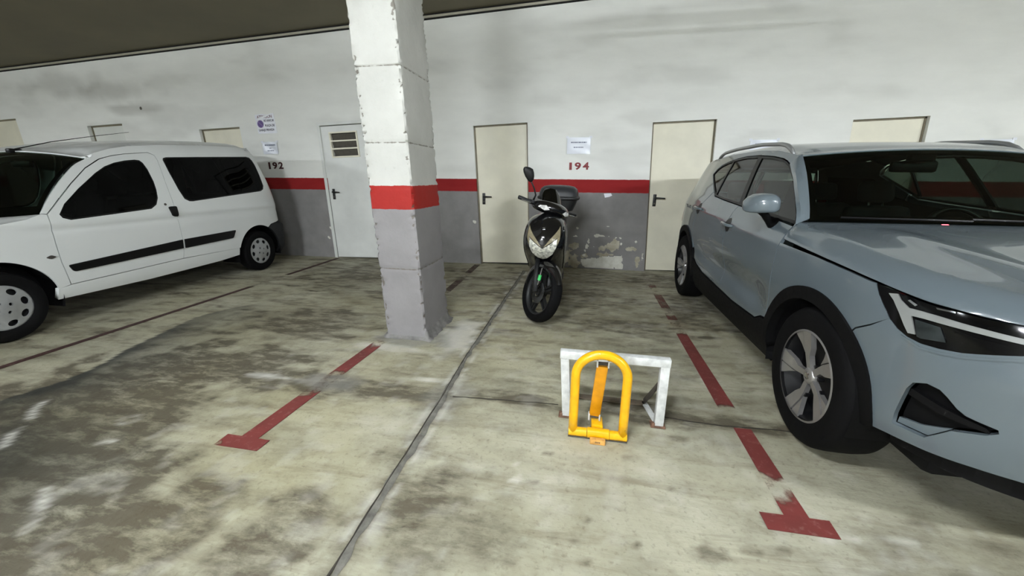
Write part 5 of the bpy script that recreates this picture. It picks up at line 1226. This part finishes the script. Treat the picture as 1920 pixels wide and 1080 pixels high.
an = MB().box((-0.03, 0.80, 1.535), (0.03, 0.90, 1.575), 0.012).build('antenna_base', M_trim, van, angle=40)
MB().tube([(0, 0.86, 1.572), (0, 1.15, 1.662), (0, 1.55, 1.758), (0, 1.92, 1.838)], [0.006, 0.004, 0.003, 0.002], 8).build('antenna_whip', M_trim, an, smooth=True)
def van_wheel(sg, s0):
    R_ = Matrix.Translation((sg * 0.755, s0, 0.290)) @ Matrix.Rotation(sg * PI / 2, 4, 'Y')
    t = MB().lathe([(0.184, -0.075), (0.20, -0.088), (0.245, -0.09), (0.272, -0.082), (0.286, -0.06), (0.290, 0.0), (0.286, 0.06), (0.272, 0.082), (0.245, 0.09), (0.20, 0.088), (0.184, 0.075)], 64, R_).build('wheel', M_tyre, van, angle=40)
    MB().lathe([(0.186, 0.07), (0.175, 0.05), (0.16, 0.03), (0.0, 0.03)], 48, R_).build('rim', M_rimd, t, angle=40)
    dish = lambda r: 0.088 + 0.008 * math.cos(min(1, r / 0.19) * PI) - 0.016 * max(0, (r - 0.165) / 0.025) ** 2
    holes = []
    for k_ in range(8):
        a = 2 * PI * k_ / 8 + 0.2; cx_, cy_ = 0.138 * math.cos(a), 0.138 * math.sin(a)
        holes.append([(cx_ + 0.025 * math.cos(b) * math.cos(a) - 0.034 * math.sin(b) * math.sin(a), cy_ + 0.025 * math.cos(b) * math.sin(a) + 0.034 * math.sin(b) * math.cos(a)) for b in np.linspace(0, 2 * PI, 18, endpoint=False)])
    for k_ in range(4):
        a = 2 * PI * k_ / 4 + 0.5; holes.append(circle(0.048 * math.cos(a), 0.048 * math.sin(a), 0.0135, 12))
    csurf = lambda u, v: (u, v, 0.086 + 0.010 * np.cos(np.clip(np.hypot(u, v) / 0.19, 0, 1) * PI * 1.2) - 0.012 * np.clip((np.hypot(u, v) - 0.172) / 0.018, 0, 1) ** 2)
    def cs(u, v):
        a, b, c = csurf(u, v); Q = [np.array(R_)[i, 0] * a + np.array(R_)[i, 1] * b + np.array(R_)[i, 2] * c + np.array(R_)[i, 3] for i in range(3)]
        return Q
    patch('wheel_cover', cs, [circle(0, 0, 0.19, 56)] + holes, 0.016, M_cover, t, lip=0.012)
for sg in (1, -1):
    for s0 in (0.0, 2.684): van_wheel(sg, s0)

# ================================================================== BARRIERS
M_wsteel = mat('chipped_white_steel', (206, 208, 206), 0.5, var=0.10, vscale=26, bump=0.2)
M_rust = mat('rusty_steel', (112, 82, 64), 0.8, var=0.25, vscale=30, bump=0.3)
M_dsteel = mat('dark_primer_steel', (70, 64, 56), 0.7, var=0.2, vscale=30)
M_yel = mat('yellow_enamel', (238, 178, 8), 0.32, coat=0.4, var=0.08, vscale=18)
M_yel2 = mat('deep_yellow_enamel', (206, 140, 6), 0.38, coat=0.2, var=0.08, vscale=18)
M_label = mat('worn_orange_label', (214, 160, 84), 0.6, var=0.15, vscale=40)
M_tie = mat('grimy_flat_bar', (88, 78, 64), 0.8, var=0.15, vscale=30)
wb = thing('parking_barrier', 'low white welded steel frame barrier behind the yellow hoop', 'barrier', (0.205, -3.955, 0))
def bar(a, b, w_, d_, nm, m, par, up=(0, 0, 1), bev=0.004):
    a = Vector(a); b = Vector(b); t = (b - a); L = t.length; t.normalize(); s_ = t.cross(Vector(up))
    if s_.length < 1e-4: s_ = Vector((1, 0, 0))
    s_.normalize(); n_ = s_.cross(t)
    Mx = Matrix(((s_.x, t.x, n_.x, a.x), (s_.y, t.y, n_.y, a.y), (s_.z, t.z, n_.z, a.z), (0, 0, 0, 1)))
    return MB().box((-w_ / 2, 0, -d_ / 2), (w_ / 2, L, d_ / 2), bev, Mx).build(nm, m, par, angle=40)
XO, YO = 0.205, -3.955
def wp(x_, y_, z_): return (x_ - XO, y_ - YO, z_)
for (x0, x1, xb) in ((-0.068, -0.042, -0.03), (0.464, 0.466, 0.415)):
    bar(wp(x1, YO, 0.006), wp(x0, YO, 0.409), 0.048, 0.04, 'post', M_wsteel, wb, up=(0, 1, 0))
    MB().box(wp(x1 - 0.045, YO - 0.032, 0.0), wp(x1 + 0.035, YO + 0.03, 0.008), 0.003).build('foot_plate', M_rust, wb)
    bar(wp(x1 - 0.012, YO + 0.02, 0.012), wp(xb, YO + 0.215, 0.012), 0.035, 0.008, 'base_strip', M_wsteel, wb)
    bar(wp(x0 + 0.01, YO + 0.015, 0.29), wp(xb, YO + 0.205, 0.018), 0.036, 0.008, 'brace', M_dsteel, wb, up=(1, 0, 0))
    MB().lathe([(0.011, 0.0), (0.011, 0.012), (0.006, 0.018), (0.0, 0.018)], 6, Matrix.Translation(wp(x1 - 0.032, YO - 0.018, 0.008))).build('anchor_bolt', M_rust, wb)
bar(wp(-0.092, YO, 0.388), wp(0.490, YO, 0.386), 0.045, 0.046, 'top_rail', M_wsteel, wb)
bar(wp(-0.03, YO + 0.205, 0.01), wp(0.42, YO + 0.20, 0.01), 0.05, 0.012, 'rear_tie', M_tie, wb)

yb = thing('parking_barrier', 'yellow tubular steel hoop parking barrier standing upright', 'barrier', (0.127, -4.13, 0))
r_ = 0.0235; hx = 0.1285
path = [(-hx, 0, 0.03)] + [(-hx - 0.0 * z, 0, z) for z in (0.12, 0.24, 0.355)]
path += [(hx * math.cos(a), 0, 0.355 + 0.124 * math.sin(a)) for a in np.linspace(PI, 0, 25)[1:-1]] + [(hx, 0, z) for z in (0.355, 0.24, 0.12, 0.03)]
MB().tube([Vector((q[0] + 0.0, q[1], q[2])) for q in path], r_, 16).build('hoop', M_yel, yb, smooth=True)
MB().tube([(-hx - 0.022, 0, 0.026), (-0.055, 0, 0.026)], 0.0245, 16).build('lower_tube', M_yel, yb, angle=40)
MB().tube([(0.062, 0, 0.026), (hx + 0.022, 0, 0.026)], 0.0245, 16).build('lower_tube', M_yel, yb, angle=40)
MB().tube([(-0.053, 0, 0.027), (0.060, 0, 0.027)], 0.0275, 16).build('hinge_sleeve', M_yel, yb, angle=40)
MB().box((-0.152, -0.02, 0.0), (0.152, 0.02, 0.006), 0.002).build('ground_bar', M_dsteel, yb)
MB().box((-0.032, 0.03, 0.0), (0.03, 0.12, 0.055), 0.008).build('lock_block', M_yel, yb, angle=40)
arm = bar((-0.016, 0.085, 0.08), (0.004, 0.04, 0.40), 0.058, 0.022, 'locking_arm', M_yel2, yb, up=(0, 1, 0))
for (z0, z1, x_, y_) in ((0.052, 0.092, -0.017, 0.085), (0.395, 0.432, 0.006, 0.038)):
    MB().box((x_ - 0.032, y_ - 0.014, z0), (x_ - 0.024, y_ + 0.014, z1), 0.002).box((x_ + 0.024, y_ - 0.014, z0), (x_ + 0.032, y_ + 0.014, z1), 0.002).build('hinge_lug', M_wsteel, yb)
    MB().tube([(x_ - 0.03, y_, (z0 + z1) / 2), (x_ + 0.03, y_, (z0 + z1) / 2)], 0.009, 10).build('hinge_pin', M_dsteel, yb)
tg_ = MB().box((-0.038, -0.062, 0.0), (0.040, -0.035, 0.028), 0.004).build('lock_tab', M_label, yb, angle=40)
for k_ in range(4): MB().box((-0.012 + 0.007 * k_, -0.0626, 0.010), (-0.008 + 0.007 * k_, -0.0615, 0.020)).build('lock_mark', M_dsteel, tg_)

# ================================================================== THE SCOOTER
M_sblk = mat('black_scooter_paint', (13, 13, 15), 0.18, coat=0.8, var=0.06, vscale=6, rvar=0.06)
M_smat = mat('matt_black_plastic', (17, 18, 19), 0.55, var=0.08, vscale=30)
M_case = mat('grained_case_plastic', (40, 42, 45), 0.46, var=0.06, vscale=30, bump=0.2)
M_seat = mat('black_vinyl', (18, 18, 19), 0.5, var=0.08, vscale=20)
M_head = mat('headlamp_reflector', (206, 206, 194), 0.3, metal=0.15, coat=0.5, var=0.33, vscale=46)
M_amber = mat('clear_amber_lens', (136, 128, 104), 0.2, coat=0.8, var=0.15, vscale=20)
M_white = mat('white_lens', (220, 220, 216), 0.2, coat=0.8, var=0.25, vscale=40)
M_green = mat('green_tape', (60, 190, 96), 0.5, var=0.08)
M_smoke = glass_mat('smoked_visor', (0.10, 0.11, 0.115), 0.05, 0.04)
sc = thing('scooter', 'black motor scooter with top box standing before the grey wall', 'scooter', (-0.385, -2.43, 0), (0, math.radians(1.5), math.radians(-0.5)))
AX = Vector((0, 0.33, 0.95)); AD = Vector((0, math.sin(math.radians(25)), math.cos(math.radians(25))))
STEER = Matrix.Translation(AX) @ Matrix.Rotation(math.radians(39), 4, AD) @ Matrix.Translation(-AX)
WR = 0.283
def steered(o):
    o.data.transform(STEER); o.data.update(); return o
def moto_wheel(Yc, w_, R, steer):
    f_ = steered if steer else (lambda o: o)
    Mx = Matrix.Translation((0, Yc, R)) @ Matrix.Rotation(PI / 2, 4, 'Y')
    h = w_ / 2
    t = f_(MB().lathe([(R - 0.072, -h * 0.62), (R - 0.050, -h * 0.92), (R - 0.028, -h), (R - 0.012, -h * 0.78), (R - 0.003, -h * 0.42), (R, 0), (R - 0.003, h * 0.42), (R - 0.012, h * 0.78), (R - 0.028, h), (R - 0.050, h * 0.92), (R - 0.072, h * 0.62)], 64, Mx).build('wheel', M_tyre, sc, angle=60))
    f_(MB().lathe([(R - 0.070, -h * 0.66), (R - 0.078, -h * 0.6), (R - 0.092, -h * 0.3), (R - 0.092, h * 0.3), (R - 0.078, h * 0.6), (R - 0.070, h * 0.66), (R - 0.072, h * 0.5), (R - 0.085, h * 0.2), (R - 0.085, -h * 0.2), (R - 0.072, -h * 0.5)], 56, Mx, closed=True).build('rim', M_smat, t, angle=40))
    f_(MB().lathe([(0.0, -0.045), (0.032, -0.045), (0.034, 0.045), (0.0, 0.045)], 24, Mx).build('hub', M_smat, t, angle=40))
    f_(MB().lathe([(0.05, -0.036), (0.105, -0.036), (0.105, -0.040), (0.05, -0.040)], 36, Mx, closed=True).build('brake_disc', M_chrome, t, angle=40))
    for k_ in range(5):
        Mk = Mx @ Matrix.Rotation(2 * PI * k_ / 5 + 0.3, 4, 'Z')
        f_(MB().add([Mk @ Vector(q) for z_ in (-0.012, 0.012) for q in ((0.025, -0.022, z_ * 1.6), (R - 0.086, -0.030, z_), (R - 0.086, -0.012, z_), (0.06, 0.0, z_ * 1.4), (R - 0.086, 0.012, z_), (R - 0.086, 0.030, z_), (0.025, 0.022, z_ * 1.6))],
            [(0, 1, 2, 3), (0, 3, 6), (3, 4, 5, 6), (10, 9, 8, 7), (13, 10, 7), (13, 12, 11, 10)] + [(i, (i + 1) % 7, (i + 1) % 7 + 7, i + 7) for i in range(7)]).build('spoke', M_smat, t))
    return t
moto_wheel(0.0, 0.112, WR, True)
moto_wheel(1.36, 0.115, 0.275, False)
# fork, caliper, mudguard (turned with the bars)
for sg in (-1, 1):
    fk = steered(MB().tube([(sg * 0.075, 0.0, WR), (sg * 0.075, 0.06, 0.40), (sg * 0.07, 0.15, 0.58)], [0.024, 0.026, 0.020], 14).build('fork_leg', M_smat, sc, smooth=True))
    if sg < 0:
        steered(MB().tube([(-0.094, -0.036, 0.36), (-0.090, -0.012, 0.52)], 0.006, 8).build('brake_hose', M_chrome, fk))
        steered(MB().tube([(-0.093, -0.030, 0.405), (-0.0915, -0.022, 0.455)], 0.015, 12).build('green_tape', M_green, fk))
        steered(MB().box((-0.075, 0.03, 0.33), (-0.038, 0.10, 0.41), 0.012).build('brake_caliper', M_dsteel, fk, angle=40))
rings = []
for a in np.linspace(math.radians(-18), math.radians(128), 20):     # angle from straight up towards the front (-Y)
    e_ = (a - math.radians(-18)) / math.radians(146); R2 = WR + 0.022 + 0.010 * math.sin(e_ * PI); hw = 0.074 * (1 - 0.55 * max(0, (0.35 - e_) / 0.35)) * (1 - 0.25 * max(0, (e_ - 0.7) / 0.3))
    a2 = a - math.radians(38)
    cy_, cz_ = math.sin(a2), math.cos(a2)
    ring = []
    for b in np.linspace(-PI / 2, PI / 2, 13):
        rr = R2 - 0.075 * (1 - math.cos(b)) ; ring.append((hw * math.sin(b), rr * cy_, WR + rr * cz_))
    for b in np.linspace(PI / 2, -PI / 2, 13):
        rr = R2 - 0.006 - 0.075 * (1 - math.cos(b)); ring.append((hw * 0.93 * math.sin(b), rr * cy_, WR + rr * cz_))
    rings.append(ring)
steered(MB().rings(rings).build('front_mudguard', M_sblk, sc, angle=45))
# front apron
hw_ = lambda z: spl(z, [0.34, 0.42, 0.50, 0.60, 0.70, 0.78, 0.86, 0.92, 0.97, 1.005], [0.165, 0.182, 0.190, 0.196, 0.202, 0.206, 0.200, 0.182, 0.140, 0.06])
ny_ = lambda z: spl(z, [0.34, 0.42, 0.50, 0.58, 0.64, 0.72, 0.80, 0.88, 0.95, 1.005], [0.30, 0.27, 0.21, 0.10, 0.02, -0.03, -0.01, 0.05, 0.13, 0.24])
def apron(u, z):
    a = np.clip(u, -1, 1)
    dp = 0.26 - 0.10 * sstep(z, 0.8, 1.0)
    y_ = ny_(z) + dp * (0.35 * np.abs(a) ** 1.6 + 0.65 * np.abs(a) ** 4) - 0.018 * np.exp(-(a / 0.22) ** 2) * sstep(z, 0.74, 0.84)
    return hw_(z) * np.sin(a * PI / 2 * 0.96) / math.sin(PI / 2 * 0.96), y_, z + 0 * a
rings = []
for z in np.linspace(0.34, 1.005, 30):
    uu = np.linspace(-1, 1, 29); X_, Y_, Z_ = apron(uu, np.full(29, z)); yb_ = max(Y_.max(), 0.36) + 0.0
    ring = [(X_[i], Y_[i], z) for i in range(29)]
    ring += [(X_[-1] * (1 - q) + X_[0] * q, Y_.max() + 0.05 * math.sin(PI * q) + 0.012, z) for q in np.linspace(0.02, 0.98, 10)]
    rings.append(ring)
ap = MB().rings(rings).build('front_apron', M_sblk, sc, angle=60)
PA = lambda nm, poly, m, par, off=0.003, st=0.03, lip=0.006: patch(nm, lambda u, v: apron(u, v), [poly], st, m, par, lip=lip, off=off)
hlp = PA('headlight', [(-0.44, 0.800), (-0.22, 0.752), (0.0, 0.708), (0.22, 0.752), (0.44, 0.800), (0.43, 0.725), (0.32, 0.660), (0.14, 0.612), (0.0, 0.598), (-0.14, 0.612), (-0.32, 0.660), (-0.43, 0.725)], M_head, sc, 0.004, 0.02)
for sg in (-1, 1):
    PA('turn_lamp', [(sg * q[0], q[1]) for q in ((0.03, 0.722), (0.22, 0.760), (0.445, 0.808), (0.45, 0.735), (0.54, 0.80), (0.565, 0.905), (0.46, 0.872), (0.22, 0.80))][::sg], M_amber, sc, 0.0035, 0.03)
    PA('apron_crease', [(sg * q[0], q[1]) for q in ((0.70, 0.88), (0.80, 0.80), (0.82, 0.60), (0.78, 0.45), (0.82, 0.44), (0.87, 0.60), (0.86, 0.81), (0.74, 0.90))][::sg], M_sblk, ap, 0.006, 0.04)
em = MB().lathe([(0.0, 0.003), (0.014, 0.003), (0.016, 0.0), (0.0, 0.0)], 20, Matrix.Translation((0, float(apron(np.array([0.0]), np.array([0.885]))[1][0]) - 0.002, 0.885)) @ Matrix.Rotation(PI / 2 + 0.6, 4, 'X')).build('emblem', M_chrome, sc)
for k_ in range(3):
    a = k_ * 2 * PI / 3
    MB().box((-0.002, 0.002, 0.003), (0.002, 0.012, 0.0038), 0.0, em.matrix_world @ Matrix.Translation((0, float(apron(np.array([0.0]), np.array([0.885]))[1][0]) - 0.002, 0.885)) @ Matrix.Rotation(PI / 2 + 0.6, 4, 'X') @ Matrix.Rotation(a, 4, 'Z')).build('emblem_mark', M_sblk, em)
# handlebar fairing, grips, mirror, visor (turned)
rings = []
for t in np.linspace(-1, 1, 21):
    x_ = 0.20 * t; e_ = math.sqrt(max(0.0, 1 - abs(t) ** 2.6)) ; ry = 0.03 + 0.055 * e_; rz = 0.022 + 0.050 * e_
    rings.append([(x_, 0.335 - 0.035 * (1 - t * t) + ry * math.cos(b), 1.045 - 0.012 * t * t + rz * math.sin(b) * (1.0 if math.sin(b) > 0 else 0.75)) for b in np.linspace(0, 2 * PI, 22, endpoint=False)])
hbc = steered(MB().rings(rings).build('handlebar_fairing', M_sblk, sc, angle=60))
def hsurf(u, v):   # front of the fairing
    t = u / 0.20; e_ = np.sqrt(np.clip(1 - np.abs(t) ** 2.6, 0, 1)); ry = 0.03 + 0.055 * e_; rz = 0.022 + 0.05 * e_; q = np.clip((v - 1.045 + 0.012 * t * t) / rz, -0.98, 0.98)
    return u, 0.335 - 0.035 * (1 - t * t) - ry * np.sqrt(1 - q * q), v
for sg in (-1, 1):
    steered(patch('indicator', hsurf, [[(sg * q[0], q[1]) for q in ((0.075, 1.035), (0.115, 1.065), (0.165, 1.052), (0.178, 1.035), (0.12, 1.018))][::sg]], 0.015, M_white, hbc, lip=0.006, off=0.004))
    gp = steered(MB().tube([(sg * 0.17, 0.36, 1.045), (sg * 0.215, 0.375, 1.05)], [0.013, 0.013], 12).tube([(sg * 0.215, 0.375, 1.05), (sg * 0.34, 0.395, 1.058), (sg * 0.345, 0.396, 1.058)], [0.019, 0.019, 0.014], 14).build('grip', M_smat, sc, angle=50))
    steered(MB().box((sg * 0.20 - 0.025, 0.345, 1.03), (sg * 0.20 + 0.025, 0.395, 1.075), 0.01).build('switch_block', M_smat, gp, angle=40))
    steered(MB().tube([(sg * 0.20, 0.35, 1.04), (sg * 0.25, 0.325, 1.040), (sg * 0.33, 0.345, 1.046)], [0.007, 0.008, 0.006], 10).build('brake_lever', M_chrome, gp, smooth=True))
    if sg < 0:
        st_ = steered(MB().tube([(-0.195, 0.37, 1.07), (-0.197, 0.35, 1.125), (-0.245, 0.345, 1.185), (-0.300, 0.34, 1.235)], [0.010, 0.008, 0.007, 0.007], 10).build('mirror_stem', M_smat, sc, smooth=True))
        rings = []
        for dy, k_ in ((0.022, 0.3), (0.018, 0.75), (0.006, 1.0), (-0.008, 0.98), (-0.022, 0.78), (-0.030, 0.45), (-0.033, 0.12)):
            rings.append([(-0.335 + k_ * (q[0] * 0.93 - q[1] * 0.36), 0.34 + dy, 1.283 + k_ * (q[1] * 0.93 + q[0] * 0.36)) for q in ((0.042, -0.050), (0.030, -0.066), (0.012, -0.072), (-0.010, -0.060), (-0.040, -0.018), (-0.056, 0.02), (-0.060, 0.048), (-0.050, 0.066), (-0.030, 0.070), (0.005, 0.062), (0.035, 0.045), (0.046, 0.012), (0.048, -0.02))])
        mh = steered(MB().rings(rings).build('mirror', M_smat, sc, angle=60))
        steered(MB().rings([[(-0.335 + k_ * (q[0] * 0.93 - q[1] * 0.36), 0.34 + dy, 1.283 + k_ * (q[1] * 0.93 + q[0] * 0.36)) for q in ((0.042, -0.050), (0.012, -0.070), (-0.040, -0.018), (-0.058, 0.048), (-0.030, 0.066), (0.035, 0.045), (0.046, 0.0))] for dy, k_ in ((0.022, 0.8), (0.025, 0.8))]).build('mirror_glass', M_chrome, mh))
def visor(u, v):
    hwv = spl(v, [0.0, 0.3, 0.6, 0.85, 1.0], [0.105, 0.112, 0.105, 0.082, 0.045])
    return hwv * np.sin(u * PI / 2), 0.235 + 0.15 * v + 0.09 * (1 - np.cos(u * PI / 2 * 0.9)), 1.055 + 0.185 * v + 0.0 * u - 0.015 * u * u
steered(patch('visor', visor, [rounded([(-1, 0.0), (1, 0.0), (1, 0.97), (-1, 0.97)], 0.15)], 0.08, M_smoke, sc, lip=0.004, back=True))
steered(patch('visor_base', visor, [[(-1, 0.0), (1, 0.0), (0.95, 0.22), (0.0, 0.10), (-0.95, 0.22)]], 0.08, M_sblk, sc, lip=0.01, off=0.004))
# floorboard, body, seat, engine, rear
def oval(x_hw, z0, z1, y_, n=24, p_=0.6):
    zc, zh = (z0 + z1) / 2, (z1 - z0) / 2
    return [(x_hw * math.copysign(abs(math.cos(b)) ** p_, math.cos(b)), y_, zc + zh * math.copysign(abs(math.sin(b)) ** p_, math.sin(b))) for b in np.linspace(0, 2 * PI, n, endpoint=False)]
MB().rings([oval(0.12, 0.27, 0.40, 0.30), oval(0.17, 0.26, 0.40, 0.36), oval(0.18, 0.25, 0.39, 0.60), oval(0.17, 0.25, 0.41, 0.76)]).build('floorboard', M_smat, sc, angle=50)
MB().rings([oval(0.12, 0.36, 0.70, 0.70), oval(0.16, 0.36, 0.74, 0.76), oval(0.175, 0.42, 0.76, 0.95), oval(0.17, 0.50, 0.79, 1.20), oval(0.14, 0.60, 0.82, 1.45), oval(0.08, 0.68, 0.84, 1.66), oval(0.03, 0.72, 0.82, 1.72)]).build('rear_body', M_sblk, sc, angle=60)
MB().rings([oval(0.08, 0.72, 0.78, 0.70), oval(0.12, 0.72, 0.80, 0.76), oval(0.145, 0.74, 0.815, 0.95), oval(0.15, 0.76, 0.84, 1.15), oval(0.14, 0.79, 0.89, 1.28), oval(0.12, 0.80, 0.90, 1.48), oval(0.07, 0.82, 0.89, 1.56)]).build('seat', M_seat, sc, angle=60)
MB().box((0.02, 0.85, 0.22), (0.13, 1.40, 0.40), 0.05).box((-0.10, 0.80, 0.24), (0.05, 1.10, 0.42), 0.04).build('engine', M_smat, sc, angle=40)
MB().tube([(-0.12, 0.95, 0.26), (-0.15, 1.2, 0.28), (-0.155, 1.6, 0.34)], [0.02, 0.05, 0.05], 16).build('silencer', M_smat, sc, angle=50)
MB().tube([(0.09, 0.95, 0.26), (0.12, 1.0, 0.14), (0.15, 1.02, 0.012)], [0.012, 0.011, 0.011], 10).tube([(-0.09, 0.95, 0.26), (-0.12, 1.0, 0.14), (-0.15, 1.02, 0.012)], [0.012, 0.011, 0.011], 10).tube([(-0.13, 1.01, 0.10), (0.13, 1.01, 0.10)], 0.010, 10).build('centre_stand', M_smat, sc, angle=50)
MB().rings([[(q[0], 1.36 + (0.275 + 0.02 + dr) * math.sin(a), 0.275 + (0.275 + 0.02 + dr) * math.cos(a)) for q, dr in (((-0.06, 0), -0.03), ((-0.04, 0), 0.005), ((0.04, 0), 0.005), ((0.06, 0), -0.03), ((0.05, 0), -0.04), ((-0.05, 0), -0.04))] for a in np.linspace(0.0, 1.7, 12)]).build('rear_mudguard', M_smat, sc, angle=50)
for sg in (-1, 1): MB().tube([(sg * 0.12, 1.20, 0.80), (sg * 0.13, 1.45, 0.90), (sg * 0.10, 1.72, 0.915)], 0.013, 10).build('rack_rail', M_smat, sc, smooth=True)
MB().box((-0.14, 1.42, 0.905), (0.14, 1.78, 0.925), 0.006).build('rack_plate', M_smat, sc, angle=40)
tc_ = []
def ring_case(hwx, y0, y1, z, n=36, p_=0.45):
    return [(hwx * math.copysign(abs(math.cos(b)) ** p_, math.cos(b)), (y0 + y1) / 2 + (y1 - y0) / 2 * math.copysign(abs(math.sin(b)) ** p_, math.sin(b)), z) for b in np.linspace(0, 2 * PI, n, endpoint=False)]
case = MB().rings([ring_case(0.13, 1.46, 1.78, 0.925), ring_case(0.19, 1.42, 1.82, 0.945), ring_case(0.225, 1.40, 1.85, 1.03), ring_case(0.240, 1.39, 1.87, 1.085)]).build('top_box', M_smat, sc, angle=45)
MB().rings([ring_case(0.256, 1.375, 1.885, 1.078), ring_case(0.266, 1.365, 1.895, 1.09), ring_case(0.264, 1.368, 1.892, 1.108), ring_case(0.248, 1.385, 1.875, 1.118)]).build('box_rim', M_smat, case, angle=45)
MB().rings([ring_case(0.246, 1.388, 1.872, 1.112), ring_case(0.243, 1.392, 1.868, 1.16, p_=0.5), ring_case(0.228, 1.41, 1.85, 1.205, p_=0.55), ring_case(0.19, 1.45, 1.81, 1.235, p_=0.6), ring_case(0.12, 1.52, 1.74, 1.248, p_=0.7), ring_case(0.03, 1.6, 1.66, 1.251, p_=0.8)]).build('box_lid', M_case, case, angle=60)
MB().box((-0.05, 1.362, 1.05), (0.05, 1.372, 1.10), 0.005).build('box_latch', M_smat, case, angle=40)
